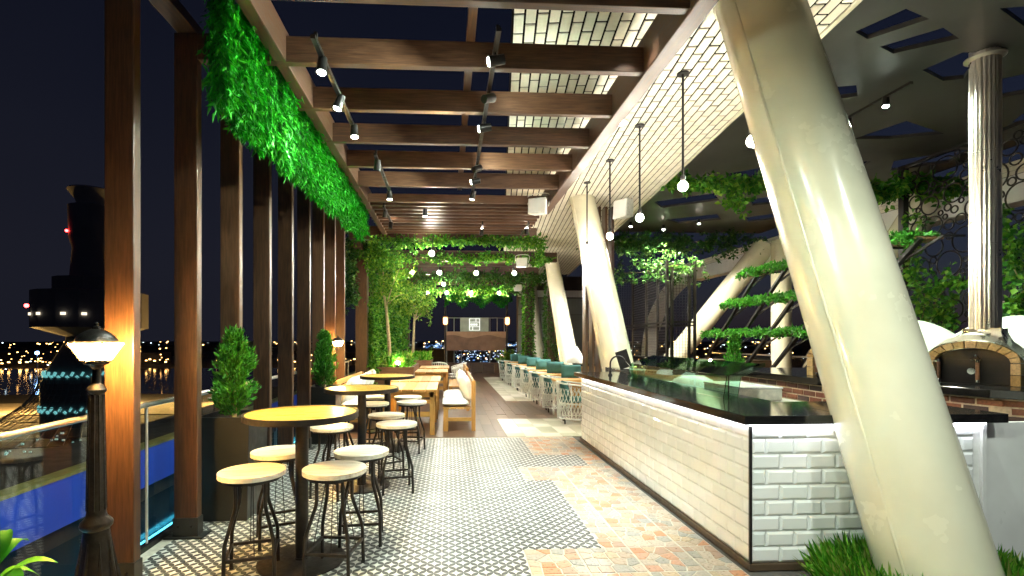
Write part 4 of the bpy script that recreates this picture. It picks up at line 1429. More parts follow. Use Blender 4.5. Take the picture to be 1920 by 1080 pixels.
for i, (x, y) in enumerate(CH):
    o = ch0 if i == 0 else copy_tree(ch0)
    o.location = (x, y, 0)
    o.rotation_euler = (0, 0, math.radians(-8 + 5 * (i % 3)))
    o['label'] = f'white lattice tub chair with teal cushions, {ORD[i]} in the row from the bar'
def make_side():
    t = thing('side_table', 'x', 'table', (0, 0, 0), 0, 'small white-legged tables between the lattice chairs')
    part('top', MB().box(-.20, .55, -.26, .26, .72, .76, ch=.006), 'pine_x', t)
    for x, y in ((-.16, -.21), (-.16, .21), (.5, -.21), (.5, .21)):
        part('leg', MB().tube([(x, y, .719), (x, y, .008)], .020, 8), 'wicker_white', t, smooth=50)
    part('stretcher', MB().tube([(-.16, -.21, .2), (-.16, .21, .2)], .010, 6), 'wicker_white', t)
    return t
sd0 = make_side()
for i in range(6):
    o = sd0 if i == 0 else copy_tree(sd0)
    o.location = (CH[i][0] - .02, (CH[i][1] + CH[i + 1][1]) / 2 + .02, 0)
    o['label'] = f'small wood-topped table with white legs between lattice chairs, {ORD[i]} from the bar'
tc = 0
for i in range(6):
    y = (CH[i][1] + CH[i + 1][1]) / 2
    pillow('pillow', f'teal pillow standing behind the {ORD[i]} small table from the bar', 'pillow', (CH[i][0] + .22, y + .34, .90), (.42, .28, .13), (math.radians(78), 0, math.radians(-6 + 5 * (i % 3))), 'cushion_teal', 'teal pillows along the lattice chairs')

# ================================================================== far end: white chairs, planters, trees
def make_far_chair():
    t = thing('wicker_chair', 'x', 'chair', (0, 0, 0), 0, 'pale wicker armchairs by the far tables')
    part('seat', MB().lathe([(0, .40), (.24, .41), (.26, .45), (0, .46)], 20), 'wicker_white', t, smooth=50)
    m_ = MB()
    for i in range(17):
        a = math.radians(-110 + 220 * i / 16)
        m_.tube([(-.24 * math.cos(a), .24 * math.sin(a), .44), (-.30 * math.cos(a), .30 * math.sin(a), .62 + .20 * (math.cos(a) * .5 + .5))], .012, 5)
    m_.tube([(-.30 * math.cos(math.radians(-110 + 220 * i / 16)), .30 * math.sin(math.radians(-110 + 220 * i / 16)), .62 + .20 * (math.cos(math.radians(-110 + 220 * i / 16)) * .5 + .5)) for i in range(17)], .018, 6)
    part('back', m_, 'wicker_white', t, smooth=50)
    for x, y in ((-.17, -.17), (.17, -.17), (-.17, .17), (.17, .17)):
        part('leg', MB().tube([(x, y, .42), (x * 1.25, y * 1.25, 0)], .012, 6), 'wicker_white', t)
    return t
fc0 = make_far_chair()
for i, (x, y, r, lb) in enumerate(((.20, 15.0, 180, 'on the aisle side of the farthest dining table'), (.28, 16.3, 160, 'behind the farthest dining table, right of the other'), (-.35, 16.6, 95, 'at the head of the farthest dining table'))):
    o = fc0 if i == 0 else copy_tree(fc0)
    o.location = (x, y, 0); o.rotation_euler = (0, 0, math.radians(r))
    o['label'] = 'pale wicker armchair ' + lb

def box_planter(label, x0, x1, y0, y1, h):
    t = thing('wooden_planter', label, 'planter', ((x0 + x1) / 2, (y0 + y1) / 2, 0), group='brown wooden planters under the trees')
    for i in range(4):
        part('board', MB().box(x0, x1, y0, y0 + .03, i * h / 4 + .003, (i + 1) * h / 4 - .002, ch=.003), 'box_wood', t, world=True)
        part('board', MB().box(x1 - .03, x1 + .001, y0 + .031, y1, i * h / 4 + .003, (i + 1) * h / 4 - .002, ch=.003), 'box_wood', t, world=True)
    part('core', MB().box(x0 + .01, x1 - .031, y0 + .031, y1, 0, h - .03), 'black_metal', t, world=True)
    part('soil', MB().box(x0 + .02, x1 - .035, y0 + .035, y1 - .01, h - .029, h - .01), 'soil', t, world=True)
box_planter('brown wooden planter below the nearer tree, with a bright uplight', -2.05, -.85, 12.15, 14.2, .90)
box_planter('brown wooden planter below the farther slender tree', -1.75, -.55, 15.6, 17.5, .92)

def tree(label, loc, h, lean, crown, n, size=(.07, .13)):
    t = thing('tree', label, 'tree', loc, group='slender trees in the wooden planters')
    tr = polyline([(0, 0, 0), (lean * .25, 0.02, h * .3), (lean * .5, -.03, h * .55), (lean, 0, h * .8)], 12)
    m_ = MB().tube(tr, [.055 - .03 * i / 12 for i in range(13)], 10)
    ends = []
    for i in range(9):
        s = tr[8 + i % 5]
        a = i * 2.4
        e = Vector((s.x + math.cos(a) * crown * .8, s.y + math.sin(a) * crown, min(h, s.z + .35 + .3 * (i % 3))))
        m_.tube(polyline([s, (s + e) / 2 + Vector((0, 0, .08)), e], 6), [.022 - .0025 * k for k in range(7)], 6)
        ends.append(e)
    part('trunk', m_, 'bark', t, smooth=60)
    pts = []
    for e in ends:
        pts += [tuple(tr[11]), tuple(e), tuple(e + Vector((0, 0, -.12)))]
    c, d, s = clumps(n, pts, (crown * .33, crown * .4, .15), 14, .35, size)
    part('crown', leaf_mesh('crown', 'leaf_tree', c, d, s, .6), None, t)
tree('slender tree with pale trunk rising from the nearer wooden planter', (-1.50, 12.9, .88), 2.75, -.22, .55, 4200, (.05, .10))
tree('slender tree with pale trunk in the farther wooden planter', (-1.18, 16.3, .9), 2.3, .12, .55, 3800, (.05, .10))

def shrub(label, loc, sx, sy, h, n, mat='leaf_grass', group='leafy plants in the wooden planters', size=(.10, .22)):
    t = thing('shrub', label, 'plant', loc, group=group)
    c = np.stack([RNG.uniform(-sx, sx, n), RNG.uniform(-sy, sy, n), RNG.random(n) ** 1.6 * h * .6], 1)
    d = RNG.normal(size=(n, 3)) * .7 + np.array([0, 0, .8])
    part('leaves', leaf_mesh('leaves', mat, c, d, RNG.uniform(*size, n), .28), None, t)
    m_ = MB()
    for i in range(14):
        x, y = RNG.uniform(-sx, sx) * .8, RNG.uniform(-sy, sy) * .8
        m_.tube([(x, y, 0), (x * 1.05, y, h * .5)], .006, 5)
    part('stems', m_, 'stem', t)
shrub('low leafy plants in the nearer wooden planter, around the uplight', (-1.45, 12.75, .88), .52, .5, .40, 1300)
shrub('low pale leafy plants in the farther wooden planter', (-1.1, 16.2, .90), .5, .5, .34, 900)
up = thing('uplight', 'bright small spotlight among the plants of the nearer planter', 'light', (-1.25, 12.30, .90))
part('housing', MB().lathe([(.05, 0), (.05, .06), (.045, .08)], 16), 'black_metal', up, smooth=40)
part('lens', MB().sphere((0, 0, .085), .055, 12, 6), 'uplight', up, smooth=60)
pm = thing('palm', 'feathery green palm behind the far lattice chairs', 'palm', (2.55, 20.6, 0))
part('pot', MB().lathe([(.22, 0), (.28, .45), (.25, .45), (.24, .40), (0, .40)], 20), 'planter_black', pm, smooth=40)
C, D, S = [], [], []
fr = MB()
for i in range(16):
    a = i * 2.4; el = .5 + .9 * ((i * 7) % 16) / 16
    pts = [Vector((math.cos(a) * u * math.cos(el) * .95, math.sin(a) * u * math.cos(el) * .95, .42 + u * math.sin(el) * 1.15 - u * u * .35)) for u in [k / 8 for k in range(9)]]
    fr.tube(pts, .008, 5)
    for k in range(40):
        u = .15 + .85 * k / 40
        j = min(7, int(u * 8)); p = pts[j].lerp(pts[j + 1], u * 8 - j)
        t_ = (pts[j + 1] - pts[j]).normalized()
        sd = t_.cross(Vector((0, 0, 1))).normalized() * (1 if k % 2 else -1)
        C.append(p[:]); D.append((sd * .8 + t_ * .6 - Vector((0, 0, .35)))[:]); S.append(.26 * (1.1 - u * .6))
part('fronds', leaf_mesh('fronds', 'leaf_tree', np.array(C), np.array(D), np.array(S), .13), None, pm)
part('stalks', fr, 'stem', pm)
# ================================================================== vine-covered far pergola
vp = thing('vine_pergola', 'farther brown pergola bay overgrown with vines', 'pergola', (0, 16, 0))
for (x, y, w) in ((-2.0, 11.6, .26), (-1.98, 15.4, .22), (-1.95, 19.2, .22), (-1.9, 22.9, .22)):
    part('post', MB().box(x - w / 2, x + w / 2, y - w / 2, y + w / 2, 0, 3.78), 'post_timber', vp, world=True, bevel=.006)
for i in range(3):
    part('fin', MB().box(-2.10 + .001 * i, -1.93, 12.05 + i * .28, 12.11 + i * .28, 0, 3.78), 'post_timber', vp, world=True, bevel=.004)
for y, w in ((13.6, .16), (16.4, .16), (19.3, .16), (22.8, .2)):
    part('beam', MB().box(-2.1, 3.0, y, y + w, 3.72, 3.98), 'beam_timber', vp, world=True, bevel=.006)
slm = MB().box(-2.0, 2.6, -.03, .03, -.06, .06, ch=.004).mesh('slat', 'beam_timber')
for k in range(12):
    piece('slat', slm, (0, 14.2 + k * .72 - 16, 4.05), vp)
part('side_rail', MB().box(-2.09, -1.93, 11.0, 23.0, 3.60, 3.715), 'rail_timber', vp, world=True)

def vine(label, pts, n, spread, size=(.06, .12), mat='leaf_ivy', down=.6, cat='vine', group='vines on the far pergola', name='vine', stem=.008):
    t = thing(name, label, cat, tuple(pts[0]), group=group)
    P_ = [tuple(p) for p in polyline(pts, max(6, len(pts) * 4))]
    c, d, s = clumps(n, P_, spread, 12, down, size)
    part('leaves', leaf_mesh('leaves', mat, c, d, s, .75), None, t, world=True)
    part('stems', MB().tube(P_, stem, 5), 'stem', t, world=True)
    return t
vine('vine garland along the far edge of the slatted roof', [(-1.6, 10.62, 3.70), (-.6, 10.6, 3.66), (.3, 10.6, 3.72), (1.2, 10.6, 3.70), (1.9, 10.6, 3.68)], 2800, (.2, .06, .045), size=(.05, .09))
vine('hanging vine at the right end of the garland, beside the ceiling speaker', [(1.95, 10.6, 3.75), (2.0, 10.6, 3.4), (1.95, 10.6, 3.2)], 240, (.05, .05, .10), size=(.05, .08))
vine('bushy vine on the corner post left of the garland', [(-1.95, 11.45, 3.7), (-1.7, 11.5, 3.5), (-1.4, 11.4, 3.5)], 2400, (.18, .12, .16), size=(.05, .09))
vine('tall vine climbing the thick corner post', [(-1.80, 11.7, 3.6), (-1.78, 11.8, 2.6), (-1.80, 11.75, 1.6), (-1.78, 11.8, .9)], 2600, (.06, .10, .25), size=(.05, .09))
vine('dark vine column left of the corner post, outside the rail', [(-2.22, 11.2, 3.7), (-2.22, 11.2, 3.0), (-2.25, 11.2, 2.6)], 1200, (.08, .08, .2), mat='leaf_dark')
vine('vine garland on the first cross beam beyond the slats', [(-1.8, 13.55, 3.80), (0, 13.52, 3.78), (1.4, 13.52, 3.80), (2.6, 13.52, 3.76)], 2600, (.25, .08, .06), mat='leaf_ivy', size=(.05, .09))
vine('vine garland on the second cross beam of the far pergola', [(-1.8, 16.35, 3.70), (0, 16.3, 3.62), (1.4, 16.3, 3.66), (2.8, 16.3, 3.6)], 3000, (.3, .12, .09), mat='leaf_dark')
vine('vine garland on the third cross beam of the far pergola', [(-1.8, 19.2, 3.66), (0, 19.2, 3.5), (1.4, 19.2, 3.55), (2.8, 19.2, 3.5)], 3000, (.3, .12, .12), mat='leaf_ivy')
vine('leafy wall of vine behind the two slender trees', [(-1.9, 14.0, 3.6), (-1.9, 15.2, 2.6), (-1.9, 14.2, 1.6), (-1.9, 15.4, 1.0), (-1.9, 17.0, 1.6), (-1.9, 16.6, 3.2), (-1.9, 18.4, 2.4), (-1.9, 18.6, 1.2)], 9000, (.08, .6, .4), size=(.07, .14))
vine('vine wrapped round the post beside the farther slender tree', [(-1.75, 19.2, 3.6), (-1.72, 19.2, 2.4), (-1.75, 19.2, 1.0)], 2600, (.12, .14, .3))
n = 2600
t = thing('leaf_fringe', 'dark green hanging leaf fringe on the farthest beam above the sign', 'hanging plant', (1.3, 22.75, 3.7))
xx = RNG.uniform(-1.5, 1.6, n)
c = np.stack([xx, RNG.normal(size=n) * .06, -.62 * RNG.random(n) * (0.75 + .25 * np.sin(xx * 7))], 1)
part('leaf_strands', leaf_mesh('leaf_strands', 'leaf_curtain', c, RNG.normal(size=(n, 3)) * .5 + np.array([0, 0, -.9]), RNG.uniform(.07, .15, n), .4), None, t)
part('hanging_bar', MB().tube([(-1.5, 0, 0), (1.6, 0, 0)], .015, 6), 'black_metal', t)

# vine-clad posts right of the aisle
for k, (x, y, lb) in enumerate(((3.07, 19.0, 'brown post clad in dark vines behind the far lattice chairs'), (3.53, 17.0, 'brown post clad in vines left of the third leaning column'))):
    t = thing('vine_post', lb, 'post', (x, y, 0), group='vine-clad posts on the right')
    part('post', MB().box(x - .14, x + .14, y - .14, y + .14, 0, 4.25), 'post_timber', t, world=True, bevel=.005)
    nl = 2600
    zz = RNG.uniform(.1, 4.1, nl); aa = RNG.uniform(0, 2 * PI, nl)
    c = np.stack([x + np.cos(aa) * .17 + RNG.normal(size=nl) * .035, y + np.sin(aa) * .17 + RNG.normal(size=nl) * .035, zz], 1)
    d = np.stack([np.cos(aa), np.sin(aa), -.5 + 0 * aa], 1) + RNG.normal(size=(nl, 3)) * .5
    part('vine_leaves', leaf_mesh('vine_leaves', 'leaf_dark' if k else 'leaf_ivy', c, d, RNG.uniform(.06, .12, nl), .7), None, t, world=True)

# garlands under the dark roof
G2 = 'garlands under the dark roof'
vine('garland under the dark roof left of the foreground column', [(3.9, 8.7, 4.45), (4.5, 8.6, 4.35), (5.2, 8.6, 4.36), (5.9, 8.5, 4.4)], 1500, (.14, .10, .06), group=G2)
vine('short spray hanging from the garland left of the foreground column', [(5.05, 8.6, 4.35), (5.05, 8.6, 4.1), (5.1, 8.6, 3.95)], 220, (.07, .07, .08), group=G2)
vine('garland under the dark roof between the foreground column and the ring screen', [(6.9, 8.4, 4.28), (7.5, 8.3, 4.2), (8.1, 8.2, 4.26), (8.8, 8.1, 4.2)], 2000, (.18, .10, .08), group=G2)
vine('long dark garland along the far edge of the dark roof', [(4.3, 13.9, 4.45), (5.5, 13.8, 4.3), (6.7, 13.8, 4.35), (8.6, 13.8, 4.4)], 4200, (.3, .15, .16), mat='leaf_dark', group=G2)
vine('vines hanging over the black mesh frame', [(5.0, 15.6, 3.7), (5.5, 14.0, 3.5), (5.7, 12.6, 3.5), (6.3, 12.5, 3.4)], 1700, (.15, .15, .22), mat='leaf_dark', size=(.05, .09), group=G2)
vine('vine tangle hanging between the mesh frame and the brown fins', [(4.6, 14.5, 3.6), (4.7, 14.4, 3.1), (4.6, 14.4, 2.7)], 900, (.16, .12, .2), mat='leaf_dark', size=(.05, .09), group=G2)

# grass round the foot of the foreground column
nl = 5200
aa = RNG.uniform(0, 2 * PI, nl); rr_ = .30 + .24 * RNG.random(nl)
c = np.stack([2.94 + np.cos(aa) * rr_ * 1.15, 2.83 + np.sin(aa) * rr_ * .8, np.full(nl, .01)], 1)
d = np.stack([np.cos(aa) * .45, np.sin(aa) * .45, np.ones(nl)], 1) + RNG.normal(size=(nl, 3)) * np.array([.38, .38, .1])
g = thing('grass_tuft', 'bright green grass growing round the foot of the foreground column', 'grass', (2.94, 2.83, 0))
part('blades', leaf_mesh('blades', 'leaf_grass', c, d, RNG.uniform(.10, .28, nl), .035, .22), None, g, world=True)
part('soil', MB().lathe([(.56, 0), (.56, .008), (.33, .012)], 28, (2.94, 2.83, .001), cap=False), 'soil', g, world=True)

# broad-leaved plant in the bottom left corner
bp = thing('broadleaf_plant', 'glossy broad-leaved plant in the bottom left corner', 'plant', (-1.76, 2.02, .08))
part('plinth', MB().lathe([(.16, -.08), (.16, -.001)], 24), 'planter_black', bp, smooth=40)
part('pot', MB().lathe([(.13, 0), (.17, .34), (.15, .34), (.145, .30), (0, .30)], 24), 'planter_black', bp, smooth=40)
m_ = MB(); stm = MB()
for i in range(24):
    a = i * 2.39; L = .20 + .05 * (i % 3); el = .35 + .16 * (i % 5)
    pts = [Vector((math.cos(a) * u * L * math.cos(el), math.sin(a) * u * L * math.cos(el), .32 + .07 * (i % 5) + u * L * math.sin(el) - u * u * .16)) for u in [k / 7 for k in range(8)]]
    side = Vector((-math.sin(a), math.cos(a), 0))
    rows_ = []
    for k, p in enumerate(pts):
        u = k / 7
        w = .036 * math.sin(PI * min(1, (.06 + u * .94)) ** .8) + .001
        rows_.append([p - side * w + Vector((0, 0, w * .35)), p, p + side * w + Vector((0, 0, w * .35))])
    vs = [v for r in rows_ for v in r]
    m_.add(vs, [f for k in range(7) for f in ((3 * k, 3 * k + 1, 3 * k + 4, 3 * k + 3), (3 * k + 1, 3 * k + 2, 3 * k + 5, 3 * k + 4))])
    stm.tube([(0, 0, .28), tuple(pts[0]), tuple(pts[1])], .006, 5)
part('leaves', m_, 'leaf_grass', bp, smooth=60)
part('stems', stm, 'stem', bp)

# ================================================================== lights of the place
def track(label, x, y0, y1, z=3.72):
    t = thing('light_track', label, 'light track', (x, (y0 + y1) / 2, z), group='black light tracks under the beams')
    part('rail', MB().box(x - .018, x + .018, y0, y1, z, z + .03), 'black_metal', t, world=True)
    for y in (y0 + .08, y1 - .08):
        part('hanger', MB().box(x - .012, x + .012, y - .012, y + .012, z + .0305, z + .09), 'black_metal', t, world=True)
track('black light track on the left, under the near beams', -.97, 3.6, 5.3)
track('black light track down the middle of the pergola', .35, 3.45, 7.45)
track('black light track on the left, under the far beams', -.86, 5.85, 7.4)
track('short black light track under the slats on the left', -1.06, 8.15, 9.4)
track('short black light track under the slats in the middle', .64, 9.3, 10.2)
track('short black light track under the slats on the right', 1.5, 9.2, 10.2)

def spot(label, x, y, z, aim, power, col=(.82, 1.0, .84), cone=95, mat='bulb_led', grp='track spotlights', r=.032, lit=True, bulb=0.0):
    t = thing('track_spotlight', label, 'spotlight', (x, y, z), group=grp)
    d = (Vector(aim) - Vector((x, y, z))).normalized()
    p = Vector((x, y, z - .06))
    part('head', MB().tube([p - d * .07, p + d * .05], [.036, .042], 16), 'black_metal', t, smooth=40, world=True)
    part('yoke', MB().tube([(x, y, z + (.20 if bulb else 0)), (x, y, z - .05)], .010, 8), 'black_metal', t, world=True)
    if lit:
        q = p + d * .055
        part('lens', MB().tube([q - d * .004, q + d * .004], [r, r * .8], 14), mat, t, smooth=40, world=True)
        if bulb:
            part('bulb', MB().sphere(tuple(q + d * .03), bulb, 12, 8), mat, t, smooth=60, world=True)
            return t
        lamp('SPOT', 'lamp', tuple(q + d * .02), power, col, .03, aim=tuple(q + d), cone=cone, blend=.8, parent=t)
    return t
W1 = (.93, 1.0, .90)
k = 0
for (x, y, aim, pw) in ((-.97, 3.86, (-1.1, 3.4, 0), 30), (-.97, 4.45, (-1.9, 4.5, 1.2), 40), (-.95, 5.06, (-.8, 4.9, 0), 30)):
    spot(f'lit track spotlight on the near left track, {ORD[k]} from the camera', x, y, 3.72, aim, pw); k += 1
k = 0
for (x, y, aim, pw) in ((.35, 3.71, (-1.52, 3.75, 3.35), 70), (.35, 4.29, (1.30, 5.1, 4.3), 6), (.35, 4.90, (-1.52, 5.0, 3.4), 75), (.35, 6.06, (1.30, 6.8, 4.3), 7), (.35, 6.56, (-1.52, 6.9, 3.4), 80), (.35, 7.21, (-.5, 8.6, 0), 40)):
    spot(f'lit track spotlight on the middle track, {ORD[k]} from the camera', x, y, 3.72, aim, pw); k += 1
spot('lit track spotlight at the end of the far left track', -.86, 7.28, 3.72, (-.9, 7.5, 0), 34)
spot('unlit track spotlight at the near end of the far left track', -.86, 6.03, 3.72, (-1.2, 7.0, 1.0), 0, lit=False)
spot('bright spotlight under the slats left of centre', -.39, 8.24, 3.72, (-.6, 9.0, 0), 90, mat='bulb_led_small', col=(1, .95, .85))
spot('unlit spotlight on the short left track under the slats, nearer', -1.06, 8.35, 3.72, (-1.6, 9.2, 1.0), 0, lit=False)
spot('spotlight on the short left track washing the slats, farther', -1.06, 9.15, 3.72, (-1.0, 9.6, 5.0), 8, mat='bulb_led_small', col=(1, .85, .6), cone=120)
spot('spotlight on the short middle track washing the slats', .64, 9.6, 3.72, (.64, 9.7, 5.0), 6, mat='bulb_led_small', col=(1, .85, .6), cone=120)
spot('spotlight on the short right track washing the slats', 1.5, 9.5, 3.72, (1.5, 9.6, 5.0), 6, mat='bulb_led_small', col=(1, .85, .6), cone=120)
spot('very bright spotlight hanging before the vine garland', -.33, 10.40, 3.50, (-.8, 9.8, 2.0), 130, mat='bulb_far', bulb=.055)
fars = [(-.24, 13.45), (.74, 13.48), (1.76, 13.45), (-.16, 16.2), (-.07, 19.1), (.85, 19.1), (1.92, 19.1), (-.78, 19.12), (-.96, 13.46)]
for k, (x, y) in enumerate(fars):
    spot(f'small lit spotlight under the vine pergola, {ORD[k]} of nine' if False else
         ['small lit spotlight left of centre on the first vine beam', 'small lit spotlight in the middle of the first vine beam', 'small lit spotlight at the right of the first vine beam',
          'small lit spotlight on the second vine beam', 'small lit spotlight left of centre on the third vine beam', 'small lit spotlight right of centre on the third vine beam',
          'small lit spotlight at the right end of the third vine beam', 'small lit spotlight at the left of the third vine beam', 'small lit spotlight at the left end of the first vine beam'][k],
         x, y - .12, 3.50, (x * 1.3 - .2, y - 1.2, 0), 85, mat='bulb_far', grp='small spotlights on the vine pergola', bulb=.05)

# unseen tracks and spotlights added over the camera to light the foreground column
track('black light track above the camera, left of the aisle', -.97, -2.2, 2.6)
track('black light track above the camera, middle of the aisle', .35, -2.2, 2.6)
k = 0
for (x, y, aim, pw) in ((.35, 2.3, (2.2, 2.6, .3), 20), (.35, 1.1, (2.6, 2.6, 1.2), 22), (-.97, 2.2, (-1.4, 3.0, 0), 30), (-.97, .9, (2.0, 3.2, .4), 38)):
    spot(['lit spotlight above the camera, front of the middle track', 'lit spotlight above the camera, back of the middle track', 'lit spotlight above the camera, front of the left track', 'lit spotlight above the camera, back of the left track'][k], x, y, 3.72, aim, pw); k += 1

def pendant(label, x, y, zb, ztop=4.298):
    t = thing('pendant_lamp', label, 'pendant lamp', (x, y, ztop), group='pendant lamps over the bar')
    part('rod', MB().tube([(x, y, zb + .11), (x, y, ztop - .012)], .012, 8), 'black_metal', t, world=True)
    part('ceiling_plate', MB().lathe([(.06, -.014), (.06, 0), (.0, 0)], 20, (x, y, ztop)), 'black_metal', t, smooth=40, world=True)
    part('socket', MB().lathe([(.018, .04), (.024, .05), (.024, .10), (.014, .115)], 14, (x, y, zb)), 'black_metal', t, smooth=40, world=True)
    part('bulb', MB().sphere((x, y, zb), .046, 14, 8, (1, 1, 1.12)), 'bulb_warm', t, smooth=60, world=True)
pendant('pendant bulb half hidden beside the foreground column', 2.71, 4.30, 3.34)
pendant('pendant bulb on a long rod, nearest one clear of the column', 2.40, 4.97, 3.14)
pendant('pendant bulb, second one clear of the foreground column', 2.43, 6.20, 3.12)
pendant('pendant bulb, third one clear of the foreground column', 2.45, 7.43, 3.14)
pendant('pendant bulb glaring against the second leaning column', 2.40, 8.50, 3.16)
# recessed downlights of the soffit, aimed at the flagstones
for k, (x, y, lb, pw, aim) in enumerate(((1.44, 3.70, 'round downlight in the brick soffit above the flagstones', 220, (1.66, 5.0, 0)), (2.17, 6.13, 'oval downlight in the brick soffit above the bar end', 80, (1.6, 5.6, 0)))):
    t = thing('downlight', lb, 'downlight', (x, y, 4.29), group='downlights in the brick soffit')
    part('ring', MB().lathe([(.065, -.005), (.085, -.018), (.095, 0), (.065, 0)], 28, (x, y, 4.296)), 'steel' if k else 'black_metal', t, smooth=40, world=True)
    part('lens', MB().lathe([(.0, -.004), (.064, -.004), (.064, 0)], 24, (x, y, 4.294)), 'bulb_led_small' if k else 'black_metal', t, world=True)
    lamp('SPOT', 'lamp', (x, y, 4.25), pw, (.92, 1, .92), .05, aim=aim, cone=42, blend=.95, parent=t)
for k, (x, y, aim, pw) in enumerate(((3.1, .4, (2.9, 2.75, .15), 75), (1.2, .2, (1.9, 3.2, .4), 40))):  # added out of view to brighten the foreground column, grass and bar front
    t = thing('downlight', ['downlight in the soffit behind the camera, over the bar side', 'downlight in the soffit behind the camera, over the aisle'][k], 'downlight', (x, y, 4.29), group='downlights in the brick soffit')
    part('ring', MB().lathe([(.065, -.005), (.085, -.018), (.095, 0), (.065, 0)], 28, (x, y, 4.296)), 'black_metal', t, smooth=40, world=True)
    lamp('SPOT', 'lamp', (x, y, 4.25), pw, (.92, 1, .92), .05, aim=aim, cone=85, blend=.9, parent=t)
# pair of lights on a track under the dark roof, three distant ones
t = thing('light_track', 'thin light track slung under the dark roof beside the foreground column', 'light track', (5.38, 6.3, 4.5), group='black light tracks under the roof')
part('rail', MB().box(5.365, 5.40, 5.5, 7.6, 4.545, 4.575), 'black_metal', t, world=True)
spot('greenish spotlight under the dark roof, nearer of the pair', 5.38, 5.84, 4.55, (5.0, 5.4, 0), 130, (.80, 1, .82), cone=155, grp='spotlights under the dark roof')
spot('greenish spotlight under the dark roof, farther of the pair', 5.38, 6.42, 4.55, (4.6, 6.0, 0), 130, (.80, 1, .82), cone=155, grp='spotlights under the dark roof')
spot('yellowish small spotlight under the far part of the dark roof', 6.3, 12.2, 4.6, (6.3, 11.8, 0), 260, (1, .9, .6), mat='bulb_led_small', cone=160, grp='spotlights under the dark roof')
spot('small white spotlight left of the yellowish one under the dark roof', 5.7, 12.9, 4.6, (5.6, 12.4, 0), 260, (1, .96, .9), mat='bulb_led_small', cone=160, grp='spotlights under the dark roof')
spot('faint small spotlight near the brick soffit at the far roof edge', 4.7, 12.6, 4.6, (4.7, 12.2, 0), 260, (1, .96, .9), mat='bulb_led_small', cone=160, grp='spotlights under the dark roof')

# loudspeakers
def speaker(label, x, y, z, rz, w=.30, h=.26, tilt=20):
    t = thing('loudspeaker', label, 'loudspeaker', (x, y, z), math.radians(rz), group='white loudspeakers under the roof')
    b = MB().add([(-w / 2, -.13, -h / 2), (w / 2, -.13, -h / 2), (w * .36, .14, -h / 2 + .03), (-w * .36, .14, -h / 2 + .03), (-w / 2, -.10, h / 2), (w / 2, -.10, h / 2), (w * .36, .14, h / 2), (-w * .36, .14, h / 2)],
                 [(3, 2, 1, 0), (4, 5, 6, 7), (0, 1, 5, 4), (1, 2, 6, 5), (2, 3, 7, 6), (3, 0, 4, 7)])
    part('cabinet', b, 'speaker_white', t, bevel=.014)
    part('grille', MB().add([(-w / 2 + .02, -.135, -h / 2 + .02), (w / 2 - .02, -.135, -h / 2 + .02), (w / 2 - .02, -.108, h / 2 - .02), (-w / 2 + .02, -.108, h / 2 - .02),
                             (-w / 2 + .02, -.120, -h / 2 + .02), (w / 2 - .02, -.120, -h / 2 + .02), (w / 2 - .02, -.098, h / 2 - .02), (-w / 2 + .02, -.098, h / 2 - .02)],
                            [(0, 1, 2, 3), (7, 6, 5, 4), (0, 4, 5, 1), (1, 5, 6, 2), (2, 6, 7, 3), (3, 7, 4, 0)]), 'white_paint', t)
    part('bracket', MB().tube(polyline([(-w / 2 - .01, .0, 0), (-w / 2 - .02, 0, h / 2 + .07), (w / 2 + .02, 0, h / 2 + .07), (w / 2 + .01, 0, 0)], 12), .008, 6), 'speaker_white', t)
speaker('white loudspeaker under the slats left of the second leaning column', 1.46, 8.0, 3.72, -25)
speaker('white loudspeaker under the brick soffit right of the second leaning column', 3.37, 9.4, 4.08, -60, .34, .36)
speaker('white loudspeaker on the first vine beam at the right', 1.97, 13.2, 3.62, -15)
speaker('white loudspeaker farther back beside the vine-clad posts', 2.6, 18.5, 3.5, -10)
speaker('white loudspeaker on the soffit above the thin far column', 3.5, 18.0, 3.75, 10)

# ================================================================== street-style lamp post and wall lantern
lp = thing('lamp_post', 'old-fashioned black lamp post with a glowing lantern beside the first timber post', 'lamp post', (-1.98, 2.90, 0))
prof = [(.14, 0), (.14, .03), (.125, .04), (.115, .10), (.10, .16), (.082, .30), (.070, .42), (.062, .50), (.076, .515), (.080, .53), (.076, .545), (.052, .57), (.046, .60),
        (.040, .95), (.034, 1.26), (.045, 1.27), (.050, 1.285), (.040, 1.30), (.022, 1.32), (.020, 1.40), (.035, 1.42), (.06, 1.43), (.062, 1.44), (.0, 1.44)]
part('shaft', MB().lathe(prof, 28), 'lamp_iron', lp, smooth=35)
fl = MB()
for i in range(10):
    a = 2 * PI * i / 10
    fl.tube([(.044 * math.cos(a), .044 * math.sin(a), .61), (.0335 * math.cos(a), .0335 * math.sin(a), 1.255)], .006, 5)
part('fluting', fl, 'lamp_iron', lp, smooth=50)
lf = MB()
for i in range(8):
    a = 2 * PI * i / 8
    lf.tube([(.118 * math.cos(a), .118 * math.sin(a), .10), (.088 * math.cos(a), .088 * math.sin(a), .27), (.066 * math.cos(a), .066 * math.sin(a), .44)], [.016, .012, .004], 6)
part('acanthus', lf, 'lamp_iron', lp, smooth=50)
